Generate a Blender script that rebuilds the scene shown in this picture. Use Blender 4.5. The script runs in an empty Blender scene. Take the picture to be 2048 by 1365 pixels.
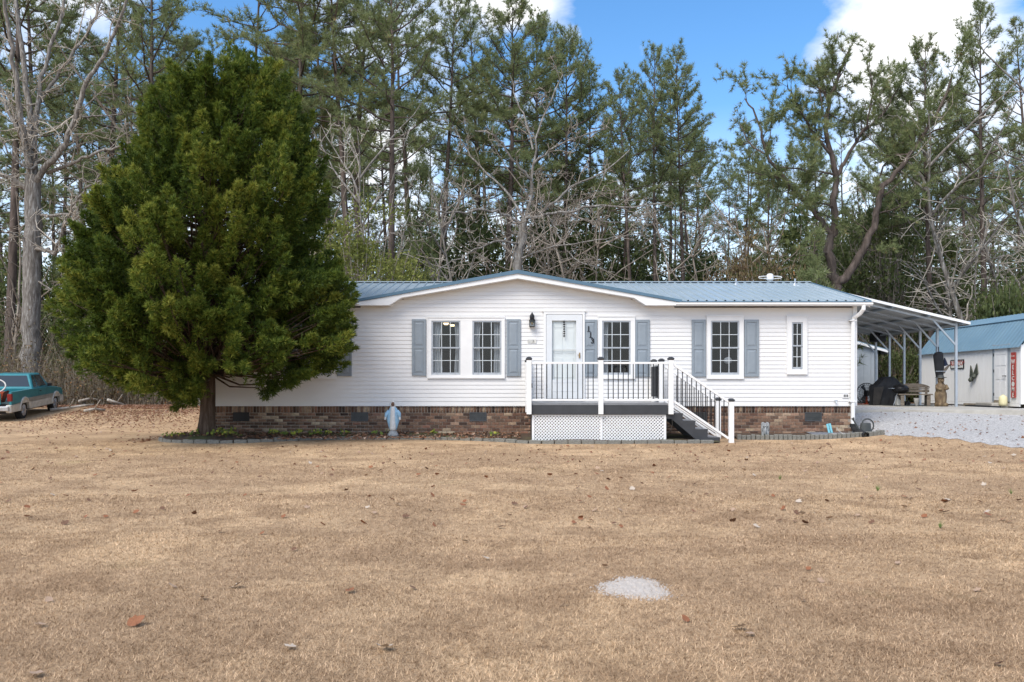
import bpy, bmesh, math, random
import numpy as np
from mathutils import Vector, Matrix

# ------------------------------------------------------------------ camera, sky, sun, exposure
F, HZ, CZ = 1745.0, 773.0, 1.36          # focal length and horizon in photo pixels, eye height
HY = 21.8                                # distance of the house front
scene = bpy.context.scene
col = scene.collection
cam_d = bpy.data.cameras.new('camera'); cam = bpy.data.objects.new('camera', cam_d); col.objects.link(cam)
cam.location = (0, 0, CZ); cam.rotation_euler = (math.radians(90), 0, 0)
cam_d.sensor_width = 36; cam_d.lens = F / 2048 * 36; cam_d.shift_y = (HZ - 682.5) / 2048
cam_d.clip_end = 2000; cam_d.clip_start = 0.1
scene.camera = cam
scene.view_settings.view_transform = 'Standard'; scene.view_settings.look = 'None'
scene.view_settings.gamma = 1; scene.view_settings.use_curve_mapping = False
scene.view_settings.exposure = 1.0
scene.cycles.max_bounces = 5; scene.cycles.diffuse_bounces = 2; scene.cycles.glossy_bounces = 2; scene.cycles.transparent_max_bounces = 8

SUN_EL, SUN_AZ = math.radians(48), math.radians(215)   # azimuth clockwise from +Y: behind the camera, to the left
world = bpy.data.worlds.new('World'); scene.world = world; world.use_nodes = True
WN, WL = world.node_tree.nodes, world.node_tree.links
WN.clear()
def wn(t, **k):
    n = WN.new(t)
    for a, b in k.items(): setattr(n, a, b)
    return n
def wmath(op, a, b=None, c=None):
    n = wn('ShaderNodeMath', operation=op)
    for i, v in enumerate((a, b, c)):
        if v is None: continue
        if isinstance(v, (int, float)): n.inputs[i].default_value = v
        else: WL.new(v, n.inputs[i])
    return n.outputs[0]
def build_world():
    sky = wn('ShaderNodeTexSky'); sky.sky_type = 'NISHITA'; sky.sun_disc = False
    sky.sun_elevation = SUN_EL; sky.sun_rotation = SUN_AZ
    sky.air_density = 1.0; sky.dust_density = 0.6; sky.ozone_density = 2.2
    hs = wn('ShaderNodeHueSaturation'); hs.inputs['Saturation'].default_value = 1.26; hs.inputs['Value'].default_value = 1.08
    WL.new(sky.outputs[0], hs.inputs['Color'])
    tc = wn('ShaderNodeTexCoord')
    sep = wn('ShaderNodeSeparateXYZ'); WL.new(tc.outputs['Generated'], sep.inputs[0])
    zc = wmath('MAXIMUM', sep.outputs[2], 0.0)
    den = wmath('ADD', zc, 0.22)
    u = wmath('DIVIDE', sep.outputs[0], den); v = wmath('DIVIDE', sep.outputs[1], den)
    cmb = wn('ShaderNodeCombineXYZ'); WL.new(u, cmb.inputs[0]); WL.new(v, cmb.inputs[1])
    nz = wn('ShaderNodeTexNoise'); nz.noise_dimensions = '3D'
    nz.inputs['Scale'].default_value = 2.6; nz.inputs['Detail'].default_value = 9; nz.inputs['Roughness'].default_value = 0.56
    nz.inputs['Distortion'].default_value = 0.25
    WL.new(cmb.outputs[0], nz.inputs['Vector'])
    total = nz.outputs['Fac']
    # cumulus banks (and one clear stretch) at the directions where the photograph shows them
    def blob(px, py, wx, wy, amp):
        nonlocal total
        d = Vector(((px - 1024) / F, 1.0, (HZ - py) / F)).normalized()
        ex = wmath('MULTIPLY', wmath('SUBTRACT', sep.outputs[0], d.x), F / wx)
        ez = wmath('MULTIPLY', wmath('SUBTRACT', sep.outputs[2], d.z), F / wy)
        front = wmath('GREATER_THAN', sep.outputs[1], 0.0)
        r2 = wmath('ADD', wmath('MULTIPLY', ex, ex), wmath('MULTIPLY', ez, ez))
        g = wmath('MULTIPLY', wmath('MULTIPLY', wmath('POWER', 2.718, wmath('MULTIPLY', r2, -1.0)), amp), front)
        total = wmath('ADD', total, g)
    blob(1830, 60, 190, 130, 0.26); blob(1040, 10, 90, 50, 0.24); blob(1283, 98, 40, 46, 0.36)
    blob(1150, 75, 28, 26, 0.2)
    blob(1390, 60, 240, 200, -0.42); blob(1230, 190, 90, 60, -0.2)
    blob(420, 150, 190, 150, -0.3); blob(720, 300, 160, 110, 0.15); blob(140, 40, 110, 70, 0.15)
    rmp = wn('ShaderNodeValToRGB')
    rmp.color_ramp.elements[0].position = 0.44; rmp.color_ramp.elements[0].color = (0, 0, 0, 1)  # low threshold: extra cloud added beyond the view for neutral fill light
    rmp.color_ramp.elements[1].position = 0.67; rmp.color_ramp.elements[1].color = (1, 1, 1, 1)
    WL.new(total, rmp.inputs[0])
    # soft grey undersides and bright tops inside the clouds
    n2 = wn('ShaderNodeTexNoise'); n2.inputs['Scale'].default_value = 3.1; n2.inputs['Detail'].default_value = 6
    WL.new(cmb.outputs[0], n2.inputs['Vector'])
    cr = wn('ShaderNodeValToRGB')
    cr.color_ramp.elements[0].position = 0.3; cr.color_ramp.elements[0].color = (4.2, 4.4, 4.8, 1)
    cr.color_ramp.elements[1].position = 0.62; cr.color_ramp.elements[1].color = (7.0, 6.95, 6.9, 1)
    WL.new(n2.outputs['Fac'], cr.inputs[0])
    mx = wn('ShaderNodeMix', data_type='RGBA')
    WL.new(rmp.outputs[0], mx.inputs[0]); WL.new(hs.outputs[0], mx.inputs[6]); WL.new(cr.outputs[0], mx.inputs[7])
    # pale air low over the horizon, all the way round
    hzr = wn('ShaderNodeMapRange'); hzr.inputs[1].default_value = 0.30; hzr.inputs[2].default_value = 0.02
    hzr.inputs[3].default_value = 0.0; hzr.inputs[4].default_value = 0.85
    WL.new(sep.outputs[2], hzr.inputs[0])
    mh = wn('ShaderNodeMix', data_type='RGBA'); mh.inputs[7].default_value = (5.9, 6.3, 6.8, 1)
    WL.new(hzr.outputs[0], mh.inputs[0]); WL.new(mx.outputs[2], mh.inputs[6])
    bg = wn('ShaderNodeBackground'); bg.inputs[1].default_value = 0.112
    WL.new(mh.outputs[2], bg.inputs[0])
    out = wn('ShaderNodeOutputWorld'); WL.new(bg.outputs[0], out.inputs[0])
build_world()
sun_d = bpy.data.lights.new('sun', 'SUN'); sun_d.energy = 1.7; sun_d.angle = math.radians(32); sun_d.color = (1.0, 0.935, 0.83)
sun = bpy.data.objects.new('sun', sun_d); col.objects.link(sun)
sdir = Vector((math.sin(SUN_AZ) * math.cos(SUN_EL), math.cos(SUN_AZ) * math.cos(SUN_EL), math.sin(SUN_EL)))
sun.rotation_euler = (-sdir).to_track_quat('-Z', 'Y').to_euler()
sun.location = sdir * 60

random.seed(7)
RNG = np.random.default_rng(11)

# ------------------------------------------------------------------ helpers
def PX(px, d): return (px - 1024) * d / F
def PZ(py, d): return CZ + (HZ - py) * d / F
def at(px, py, d): return Vector((PX(px, d), d, PZ(py, d)))

def smooth(a, b, x):
    t = np.clip((np.asarray(x, float) - a) / (b - a), 0, 1); return t * t * (3 - 2 * t)
def gz(x, y):
    x = np.asarray(x, float); y = np.asarray(y, float)
    z = 0.085 * smooth(17.5, 21, y) * (1 - smooth(11, 14, np.abs(x)))
    z = z + 0.17 * smooth(6.8, 10.5, x) * smooth(15.5, 20, y)
    z = z + 0.44 * smooth(7.9, 9.6, x) * smooth(20.3, 25.5, y)
    z = z + 0.5 * smooth(26, 37, y) * (1 - smooth(7.9, 9.6, x))
    z = z + 0.02 * np.sin(x * 0.7 + 1.3) * np.sin(y * 0.55 + .4) * (1 - smooth(18, 21, y)) + 0.9 * smooth(48, 120, y)
    return z

def np_mesh(name, V, faces, mat=None, smooth_shade=False, tint=None):
    """faces: (n,3) or (n,4) int array"""
    V = np.asarray(V, np.float32); faces = np.asarray(faces, np.int32)
    me = bpy.data.meshes.new(name)
    n, k = faces.shape
    me.vertices.add(len(V)); me.vertices.foreach_set('co', V.ravel())
    me.loops.add(n * k); me.loops.foreach_set('vertex_index', faces.ravel())
    me.polygons.add(n); me.polygons.foreach_set('loop_start', np.arange(0, n * k, k, dtype=np.int32))
    if smooth_shade: me.polygons.foreach_set('use_smooth', np.ones(n, bool))
    me.update(calc_edges=True)
    if tint is not None:
        a = me.attributes.new('tint', 'FLOAT', 'POINT'); a.data.foreach_set('value', np.asarray(tint, np.float32))
    if mat: me.materials.append(mat)
    return me

def link(name, me, parent=None, loc=None):
    o = bpy.data.objects.new(name, me); col.objects.link(o)
    if parent: o.parent = parent
    if loc is not None: o.location = loc
    return o
def tag(o, label=None, cat=None, group=None, kind=None):
    if label: o['label'] = label
    if cat: o['category'] = cat
    if group: o['group'] = group
    if kind: o['kind'] = kind
    return o
def empty(name, loc, label, cat, group=None, rz=0):
    o = bpy.data.objects.new(name, None); col.objects.link(o); o.location = loc; o.rotation_euler = (0, 0, rz)
    o.empty_display_size = 0.1
    return tag(o, label, cat, group)
def copy_tree(o, parent=None):
    c = o.copy(); col.objects.link(c); c.parent = parent
    for ch in list(o.children): copy_tree(ch, c)
    return c

class MB:
    def __init__(s): s.v = []; s.f = []; s.m = []
    def add(s, vs, fs):
        b = len(s.v); s.v += [tuple(v) for v in vs]; s.f += [tuple(i + b for i in f) for f in fs]; return s
    def box(s, x0, x1, y0, y1, z0, z1):
        return s.add([(x0,y0,z0),(x1,y0,z0),(x1,y1,z0),(x0,y1,z0),(x0,y0,z1),(x1,y0,z1),(x1,y1,z1),(x0,y1,z1)],
                     [(0,3,2,1),(4,5,6,7),(0,1,5,4),(1,2,6,5),(2,3,7,6),(3,0,4,7)])
    def bar(s, a, b, w, h, up=(0,0,1)):
        a = Vector(a); b = Vector(b); d = (b - a).normalized(); u = Vector(up)
        sd = d.cross(u)
        if sd.length < 1e-4: sd = d.cross(Vector((1,0,0)))
        sd.normalize(); u = sd.cross(d).normalized()
        vs = []
        for p in (a, b):
            for i, j in ((-1,-1),(1,-1),(1,1),(-1,1)): vs.append(p + sd * (i * w / 2) + u * (j * h / 2))
        return s.add(vs, [(0,3,2,1),(4,5,6,7),(0,1,5,4),(1,2,6,5),(2,3,7,6),(3,0,4,7)])
    def tube(s, pts, rad, n=8, cap=True):
        pts = [Vector(p) for p in pts]
        if isinstance(rad, (int, float)): rad = [rad] * len(pts)
        vs = []; fs = []; ref = None
        for i, p in enumerate(pts):
            d = (pts[min(i + 1, len(pts) - 1)] - pts[max(i - 1, 0)])
            d = d.normalized() if d.length > 1e-9 else Vector((0,0,1))
            if ref is None:
                ref = d.cross(Vector((0,0,1)))
                if ref.length < .05: ref = d.cross(Vector((1,0,0)))
            ref = (ref - d * ref.dot(d)).normalized(); w = d.cross(ref)
            for k in range(n):
                t = 2 * math.pi * k / n; vs.append(p + (ref * math.cos(t) + w * math.sin(t)) * rad[i])
        for i in range(len(pts) - 1):
            for k in range(n):
                fs.append((i*n+k, i*n+(k+1)%n, (i+1)*n+(k+1)%n, (i+1)*n+k))
        if cap: fs.append(tuple(range(n-1,-1,-1))); fs.append(tuple((len(pts)-1)*n+k for k in range(n)))
        return s.add(vs, fs)
    def loft(s, secs, n=16):
        """secs: (cx,cy,z,rx,ry)"""
        vs = []; fs = []
        for cx, cy, z, rx, ry in secs:
            for k in range(n):
                t = 2*math.pi*k/n; vs.append((cx + rx*math.cos(t), cy + ry*math.sin(t), z))
        m = len(secs)
        for i in range(m-1):
            for k in range(n): fs.append((i*n+k, i*n+(k+1)%n, (i+1)*n+(k+1)%n, (i+1)*n+k))
        fs.append(tuple(range(n-1,-1,-1))); fs.append(tuple((m-1)*n+k for k in range(n)))
        return s.add(vs, fs)
    def ball(s, c, r, n=10, m=7):
        if isinstance(r, (int, float)): r = (r, r, r)
        secs = []
        for i in range(m + 1):
            a = -math.pi/2 + math.pi*i/m
            secs.append((c[0], c[1], c[2] + r[2]*math.sin(a), max(r[0]*math.cos(a), 1e-4), max(r[1]*math.cos(a), 1e-4)))
        return s.loft(secs, n)
    def prism(s, poly, y0, y1):
        """poly in (x,z), extruded along y"""
        n = len(poly)
        vs = [(x, y0, z) for x, z in poly] + [(x, y1, z) for x, z in poly]
        fs = [tuple(range(n)), tuple(range(2*n-1, n-1, -1))]
        for i in range(n): j = (i+1) % n; fs.append((i, i+n, j+n, j))
        return s.add(vs, fs)
    def quad(s, a, b, c, d): return s.add([a,b,c,d], [(0,1,2,3)])
    def mesh(s, name, mat, smooth_shade=False, off=(0,0,0), bevel=0):
        me = bpy.data.meshes.new(name)
        me.from_pydata([(x-off[0], y-off[1], z-off[2]) for x, y, z in s.v], [], s.f)
        bm = bmesh.new(); bm.from_mesh(me)
        bmesh.ops.recalc_face_normals(bm, faces=bm.faces)
        if bevel: bmesh.ops.bevel(bm, geom=bm.edges[:], offset=bevel, segments=1, affect='EDGES', profile=0.7)
        bm.to_mesh(me); bm.free()
        if smooth_shade:
            for p in me.polygons: p.use_smooth = True
        if mat: me.materials.append(mat)
        return me
    def build(s, name, mat, parent=None, local=False, smooth_shade=False, bevel=0):
        off = (0,0,0)
        if parent and not local:
            off = Vector(parent.location)
            if parent.parent: off = off + Vector(parent.parent.location)
        return link(name, s.mesh(name, mat, smooth_shade, off, bevel), parent)
    def thing(s, name, mat, label, cat, group=None, kind=None, smooth_shade=False, bevel=0):
        """top-level single mesh with its origin at its base"""
        xs = [v[0] for v in s.v]; ys = [v[1] for v in s.v]; zs = [v[2] for v in s.v]
        c = ((min(xs)+max(xs))/2, (min(ys)+max(ys))/2, min(zs))
        o = link(name, s.mesh(name, mat, smooth_shade, c, bevel)); o.location = c
        return tag(o, label, cat, group, kind)

# ------------------------------------------------------------------ materials
class NT:
    def __init__(s, name):
        s.mat = bpy.data.materials.new(name); s.mat.use_nodes = True
        s.n = s.mat.node_tree.nodes; s.l = s.mat.node_tree.links
        s.b = s.n['Principled BSDF']
    def new(s, t, **k):
        n = s.n.new(t)
        for a, b in k.items(): setattr(n, a, b)
        return n
    def noise(s, scale, detail=4, rough=.55, vec=None, dist=0):
        n = s.new('ShaderNodeTexNoise'); n.inputs['Scale'].default_value = scale; n.inputs['Detail'].default_value = detail
        n.inputs['Roughness'].default_value = rough; n.inputs['Distortion'].default_value = dist
        if vec is not None: s.l.new(vec, n.inputs['Vector'])
        return n.outputs['Fac']
    def pos(s, scale=(1,1,1)):
        g = s.new('ShaderNodeNewGeometry'); m = s.new('ShaderNodeMapping'); m.inputs['Scale'].default_value = scale
        s.l.new(g.outputs['Position'], m.inputs['Vector']); return m.outputs[0]
    def obj(s, scale=(1,1,1)):
        g = s.new('ShaderNodeTexCoord'); m = s.new('ShaderNodeMapping'); m.inputs['Scale'].default_value = scale
        s.l.new(g.outputs['Object'], m.inputs['Vector']); return m.outputs[0]
    def ramp(s, fac, stops):
        r = s.new('ShaderNodeValToRGB'); e = r.color_ramp.elements
        while len(e) < len(stops): e.new(0.5)
        for i, (p, c) in enumerate(stops):
            e[i].position = p; e[i].color = (*c, 1) if len(c) == 3 else c
        s.l.new(fac, r.inputs[0]); return r.outputs[0]
    def mix(s, fac, a, b, mode='MIX'):
        m = s.new('ShaderNodeMix', data_type='RGBA', blend_type=mode)
        for sock, v in ((m.inputs[0], fac), (m.inputs[6], a), (m.inputs[7], b)):
            if isinstance(v, (int, float)): sock.default_value = v
            elif isinstance(v, tuple): sock.default_value = (*v, 1) if len(v) == 3 else v
            else: s.l.new(v, sock)
        return m.outputs[2]
    def math(s, op, a, b=0.0):
        n = s.new('ShaderNodeMath', operation=op)
        for i, v in enumerate((a, b)):
            if isinstance(v, (int, float)): n.inputs[i].default_value = v
            else: s.l.new(v, n.inputs[i])
        return n.outputs[0]
    def attr(s, name='tint'):
        a = s.new('ShaderNodeAttribute'); a.attribute_name = name; return a.outputs['Fac']
    def rnd(s):
        return s.new('ShaderNodeObjectInfo').outputs['Random']
    def bump(s, h, strength=.3, dist=.01):
        b = s.new('ShaderNodeBump'); b.inputs['Strength'].default_value = strength; b.inputs['Distance'].default_value = dist
        s.l.new(h, b.inputs['Height']); s.l.new(b.outputs[0], s.b.inputs['Normal']); return s
    def set(s, color=None, rough=None, metal=None, spec=None):
        if color is not None:
            if isinstance(color, tuple): s.b.inputs['Base Color'].default_value = (*color, 1)
            else: s.l.new(color, s.b.inputs['Base Color'])
        if rough is not None:
            if isinstance(rough, (int, float)): s.b.inputs['Roughness'].default_value = rough
            else: s.l.new(rough, s.b.inputs['Roughness'])
        if metal is not None: s.b.inputs['Metallic'].default_value = metal
        if spec is not None: s.b.inputs['Specular IOR Level'].default_value = spec
        return s

def plain(name, c, rough=.6, metal=0, var=.12, scale=6, bump=0):
    t = NT(name); n = t.noise(scale, 5, .6, t.obj())
    lo = tuple(x * (1 - var) for x in c); hi = tuple(min(1, x * (1 + var)) for x in c)
    t.set(t.ramp(n, [(.3, lo), (.7, hi)]), rough, metal)
    if bump: t.bump(t.noise(scale * 8, 3, .6, t.obj()), bump, .004)
    return t.mat

def leafmat(name, stops, trans=.25, rough=.6):
    """thin foliage: tint attribute picks the colour, some light passes through"""
    t = NT(name)
    c = t.ramp(t.attr(), stops)
    n = t.noise(.35, 2, .5, t.pos())
    c = t.mix(t.math('MULTIPLY', n, .15), c, (.14, .11, .05))
    t.set(c, rough, spec=.25)
    tr = t.new('ShaderNodeBsdfTranslucent'); t.l.new(c, tr.inputs[0])
    mx = t.new('ShaderNodeMixShader'); mx.inputs[0].default_value = trans
    t.l.new(t.b.outputs[0], mx.inputs[1]); t.l.new(tr.outputs[0], mx.inputs[2])
    t.l.new(mx.outputs[0], t.n['Material Output'].inputs['Surface'])
    return t.mat

def barkmat(name, a, b, c, stretch=.25, scale=9, bump=.6):
    t = NT(name); v = t.obj((1, 1, stretch))
    n = t.noise(scale, 7, .65, v, .4); m = t.noise(scale * .22, 3, .5, v)
    cc = t.ramp(n, [(.32, a), (.5, b), (.68, c)])
    cc = t.mix(t.math('MULTIPLY', m, .5), cc, b)
    t.set(cc, .9, spec=.2); t.bump(n, bump, .03); return t.mat

M = {}
def lawn_color(t, base):
    """large mown and worn patches, in world position, shared by the turf sheet and its blades"""
    p = t.pos()
    n1 = t.noise(.33, 4, .6, p, .3); n2 = t.noise(1.4, 4, .6, p); n3 = t.noise(1.0, 3, .5, t.pos((1.0, .07, 1)), .2)
    c = t.mix(t.ramp(n1, [(.44, (0,0,0)), (.58, (1,1,1))]), base, (.67, .475, .29))
    c = t.mix(t.math('MULTIPLY', t.ramp(n2, [(.45, (0,0,0)), (.62, (1,1,1))]), .7), c, (.37, .245, .145))
    c = t.mix(t.math('MULTIPLY', t.ramp(n3, [(.45, (0,0,0)), (.6, (1,1,1))]), .45), c, (.47, .33, .205))
    return c
def mk_materials():
    # dormant lawn
    t = NT('lawn_turf'); c = lawn_color(t, (.50, .345, .21))
    f = t.noise(55, 6, .75, t.pos((1, 1, 1)))
    f3 = t.noise(11, 5, .7, t.pos((1, .8, 1)))
    c = t.mix(1.0, c, t.ramp(f3, [(.32, (.74,.72,.7)), (.5, (1,1,1)), (.68, (1.15,1.14,1.12))]), 'MULTIPLY')
    c = t.mix(1.0, c, t.ramp(f, [(.3, (.5,.47,.44)), (.52, (1,.98,.96)), (.72, (1.25,1.25,1.25))]), 'MULTIPLY')
    g = t.ramp(t.noise(.55, 3, .5, t.pos()), [(.66, (0,0,0)), (.74, (1,1,1))])
    c = t.mix(t.math('MULTIPLY', g, .25), c, (.22, .21, .06))
    t.set(c, .95, spec=.1); t.bump(f, .9, .02); M['lawn'] = t.mat
    t = NT('grass_blade'); c = lawn_color(t, (.58, .405, .255))
    c = t.mix(1.0, c, t.ramp(t.attr(), [(0, (.30,.25,.205)), (.42, (.80,.775,.74)), (1, (1.5,1.52,1.55))]), 'MULTIPLY')
    f3 = t.noise(11, 5, .7, t.pos((1, .8, 1)))
    c = t.mix(1.0, c, t.ramp(f3, [(.32, (.76,.74,.72)), (.5, (1,1,1)), (.68, (1.14,1.13,1.12))]), 'MULTIPLY')
    t.set(c, .8, spec=.15); M['blade'] = t.mat
    t = NT('green_weed'); t.set((.13, .19, .06), .7); M['weed'] = t.mat
    # leaf-strewn wood floor
    t = NT('leaf_floor'); v = t.new('ShaderNodeTexVoronoi'); v.inputs['Scale'].default_value = 9
    t.l.new(t.pos(), v.inputs['Vector'])
    sep = t.new('ShaderNodeSeparateColor'); t.l.new(v.outputs['Color'], sep.inputs[0])
    c = t.ramp(sep.outputs[0], [(0, (.10,.055,.03)), (.4, (.22,.125,.07)), (.75, (.33,.20,.12)), (1, (.44,.32,.22))])
    t.set(c, .9, spec=.15); t.bump(v.outputs['Distance'], .6, .04); M['litter'] = t.mat
    # crushed stone
    t = NT('gravel'); v = t.new('ShaderNodeTexVoronoi'); v.inputs['Scale'].default_value = 38; t.l.new(t.pos(), v.inputs['Vector'])
    sep = t.new('ShaderNodeSeparateColor'); t.l.new(v.outputs['Color'], sep.inputs[0])
    c = t.ramp(sep.outputs[0], [(0, (.10,.095,.09)), (.07, (.36,.345,.33)), (.5, (.50,.48,.46)), (1, (.68,.655,.63))])
    n = t.noise(.8, 4, .6, t.pos()); c = t.mix(t.math('MULTIPLY', n, .35), c, (.46, .43, .39))
    t.set(c, .85); t.bump(v.outputs['Distance'], .8, .03); M['gravel'] = t.mat
    t = NT('concrete'); n = t.noise(2.5, 8, .65, t.pos()); c = t.ramp(n, [(.3, (.36,.33,.28)), (.7, (.52,.49,.43))])
    t.set(c, .85); t.bump(n, .2, .01); M['concrete'] = t.mat
    t = NT('bed_soil'); n = t.noise(7, 7, .7, t.pos()); m = t.noise(.9, 3, .5, t.pos())
    c = t.ramp(n, [(.3, (.03,.02,.013)), (.55, (.085,.055,.035)), (.75, (.15,.10,.065))])
    c = t.mix(t.ramp(m, [(.5, (0,0,0)), (.62, (.7,.7,.7))]), c, (.085, .10, .03)); t.set(c, .95); t.bump(n, .8, .03); M['soil'] = t.mat
    t = NT('sand'); n = t.noise(60, 5, .7, t.pos()); t.set(t.ramp(n, [(.3, (.42,.365,.31)), (.7, (.62,.56,.50))]), .95); t.bump(n, .6, .01); M['sand'] = t.mat
    # house
    t = NT('vinyl_siding'); n = t.noise(.8, 5, .6, t.pos((1, 1, 2.5))); d = t.noise(14, 5, .7, t.pos((.3, 1, 1)))
    c = t.mix(t.math('MULTIPLY', d, .25), t.ramp(n, [(.3, (.755,.745,.73)), (.7, (.83,.82,.80))]), (.68, .66, .63))
    t.set(c, .42); M['siding'] = t.mat
    M['white'] = plain('white_trim', (.82, .815, .80), .4, 0, .04, 3)
    M['offwhite'] = plain('storm_door_white', (.70, .72, .73), .35, 0, .04, 3)
    M['innerdoor'] = plain('inner_door_paint', (.78, .81, .80), .5, 0, .04, 3)
    M['vinylpost'] = plain('vinyl_post', (.83, .825, .81), .35, 0, .03, 4)
    M['shutter'] = plain('shutter_blue_grey', (.25, .29, .325), .5, 0, .07, 5)
    M['sash'] = plain('sash_aluminium', (.42, .45, .48), .4, .2, .06, 6)
    M['muntin'] = plain('muntin_white', (.62, .66, .68), .45, 0, .04, 6)
    M['black'] = plain('black_metal', (.012, .012, .014), .35, .3, .2, 10)
    M['deckgrey'] = plain('deck_charcoal', (.040, .042, .046), .55, 0, .2, 5)
    M['decking'] = plain('deck_board_grey', (.27, .27, .275), .65, 0, .15, 6)
    t = NT('brick_clay'); r = t.rnd(); n = t.noise(18, 5, .65, t.pos())
    c = t.ramp(r, [(0, (.055,.038,.032)), (.15, (.13,.072,.053)), (.32, (.21,.125,.086)), (.45, (.11,.075,.058)), (.58, (.25,.155,.108)),
                   (.72, (.16,.092,.066)), (.84, (.36,.27,.19)), (.93, (.24,.125,.09)), (1, (.46,.37,.27))])
    c = t.mix(1.0, c, t.ramp(n, [(.25, (.62,.6,.57)), (.75, (1.5,1.48,1.42))]), 'MULTIPLY'); t.set(c, .9, spec=.2); t.bump(n, .5, .006); M['brick'] = t.mat
    t = NT('brick_clay_joined'); r = t.attr(); n = t.noise(18, 5, .65, t.pos())
    c = t.ramp(r, [(0, (.055,.038,.032)), (.15, (.13,.072,.053)), (.32, (.21,.125,.086)), (.45, (.11,.075,.058)), (.58, (.25,.155,.108)),
                   (.72, (.16,.092,.066)), (.84, (.36,.27,.19)), (.93, (.24,.125,.09)), (1, (.46,.37,.27))])
    c = t.mix(1.0, c, t.ramp(n, [(.25, (.62,.6,.57)), (.75, (1.5,1.48,1.42))]), 'MULTIPLY'); t.set(c, .9, spec=.2); t.bump(n, .5, .006); M['brick2'] = t.mat
    M['mortar'] = plain('mortar', (.33, .285, .235), .95, 0, .2, 12)
    t = NT('blue_metal_roof'); n = t.noise(1.2, 4, .6, t.pos()); d = t.noise(9, 5, .7, t.pos((1, .2, 1)))
    c = t.ramp(n, [(.3, (.33,.42,.47)), (.7, (.40,.48,.52))]); c = t.mix(t.math('MULTIPLY', d, .22), c, (.45, .49, .50))
    t.set(c, t.ramp(d, [(.3, (.26,.26,.26)), (.7, (.40,.40,.40))]), .1, .8); M['roof'] = t.mat
    t = NT('shed_blue_roof'); n = t.noise(1.2, 4, .6, t.pos()); d = t.noise(3, 5, .7, t.pos((1, 1, .4)))
    c = t.ramp(n, [(.3, (.115,.225,.32)), (.7, (.16,.28,.375))]); c = t.mix(t.math('MULTIPLY', d, .35), c, (.22, .27, .25))
    t.set(c, .45, .1, .5); M['shedroof'] = t.mat
    M['trimblue'] = plain('rake_trim_blue', (.095, .175, .245), .45, .1, .1, 2)
    t = NT('window_glass'); tr = t.new('ShaderNodeBsdfTransparent'); gl = t.new('ShaderNodeBsdfGlossy'); gl.inputs['Roughness'].default_value = .02
    tr.inputs[0].default_value = (.93, .94, .94, 1)
    fr = t.new('ShaderNodeLayerWeight'); fr.inputs[0].default_value = .5; ms = t.new('ShaderNodeMixShader')
    fr2 = t.math('ADD', t.math('MULTIPLY', t.math('POWER', fr.outputs['Facing'], 5.0), .8), .05)
    t.l.new(fr2, ms.inputs[0]); t.l.new(tr.outputs[0], ms.inputs[1]); t.l.new(gl.outputs[0], ms.inputs[2])
    t.l.new(ms.outputs[0], t.n['Material Output'].inputs['Surface']); M['glass'] = t.mat
    t = NT('car_glass'); t.set((.03, .037, .036), .06, 0, .8); M['carglass'] = t.mat
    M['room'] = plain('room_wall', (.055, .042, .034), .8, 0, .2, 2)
    t = NT('curtain_cloth'); n = t.noise(30, 3, .5, t.obj()); t.set(t.ramp(n, [(.3, (.25,.275,.30)), (.7, (.35,.38,.41))]), .9); M['curtain'] = t.mat
    t = NT('lit_lamp'); t.b.inputs['Emission Color'].default_value = (1, .72, .4, 1); t.b.inputs['Emission Strength'].default_value = 1.6; M['lamp'] = t.mat
    t = NT('galvanised_sheet'); n = t.noise(5, 4, .6, t.pos((.3, 2, 1))); t.set(t.ramp(n, [(.3, (.36,.37,.37)), (.7, (.50,.51,.51))]), .5, .25); M['galv'] = t.mat
    M['steel'] = plain('galvanised_post', (.44, .48, .52), .42, .5, .1, 4)
    M['vent'] = plain('vent_grey', (.075, .080, .085), .5, .3, .2, 8)
    # sheds
    t = NT('shed_white_wood'); n = t.noise(2, 6, .7, t.pos((3, 3, .35))); g = t.noise(.9, 4, .6, t.pos())
    c = t.ramp(n, [(.28, (.78,.77,.745)), (.7, (.87,.86,.84))]); c = t.mix(t.math('MULTIPLY', g, .2), c, (.56, .56, .49)); t.set(c, .75); M['shedwhite'] = t.mat
    M['shedgrey'] = plain('shed_grey_blue', (.31, .345, .375), .7, 0, .1, 2)
    t = NT('old_wood'); n = t.noise(5, 7, .7, t.obj((1, 5, 5))); t.set(t.ramp(n, [(.3, (.085,.068,.05)), (.55, (.19,.155,.12)), (.75, (.31,.27,.22))]), .9); t.bump(n, .4, .01); M['oldwood'] = t.mat
    t = NT('carved_wood'); n = t.noise(6, 6, .7, t.obj((1, 1, .6)), .6); t.set(t.ramp(n, [(.3, (.05,.032,.018)), (.5, (.15,.10,.052)), (.7, (.30,.23,.13))]), .7); t.bump(n, .7, .02); M['carved'] = t.mat
    M['timber'] = plain('grey_timber', (.30, .25, .18), .9, 0, .35, 7, .3)
    M['stone'] = plain('edging_stone', (.20, .195, .17), .95, 0, .4, 9, .6)
    M['slab'] = plain('pale_slab', (.42, .40, .36), .9, 0, .25, 8, .4)
    M['cover'] = plain('black_cover', (.016, .016, .018), .7, 0, .4, 5, .3)
    M['coverbrown'] = plain('brown_black_cover', (.036, .031, .027), .75, 0, .4, 5, .3)
    M['rubber'] = plain('rubber', (.018, .018, .019), .85, 0, .3, 20)
    M['plastic_grey'] = plain('dark_grey_plastic', (.055, .06, .058), .5, 0, .15, 8)
    M['teal'] = NT('teal_car_paint').set((.012, .20, .235), .28, .15, .6).mat
    t = NT('teal_car_paint_dusty'); n = t.noise(4, 6, .6, t.obj()); t.set(t.ramp(n, [(.3, (.012,.165,.20)), (.7, (.025,.235,.27))]), .32, .15, .6); M['teal'] = t.mat
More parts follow.
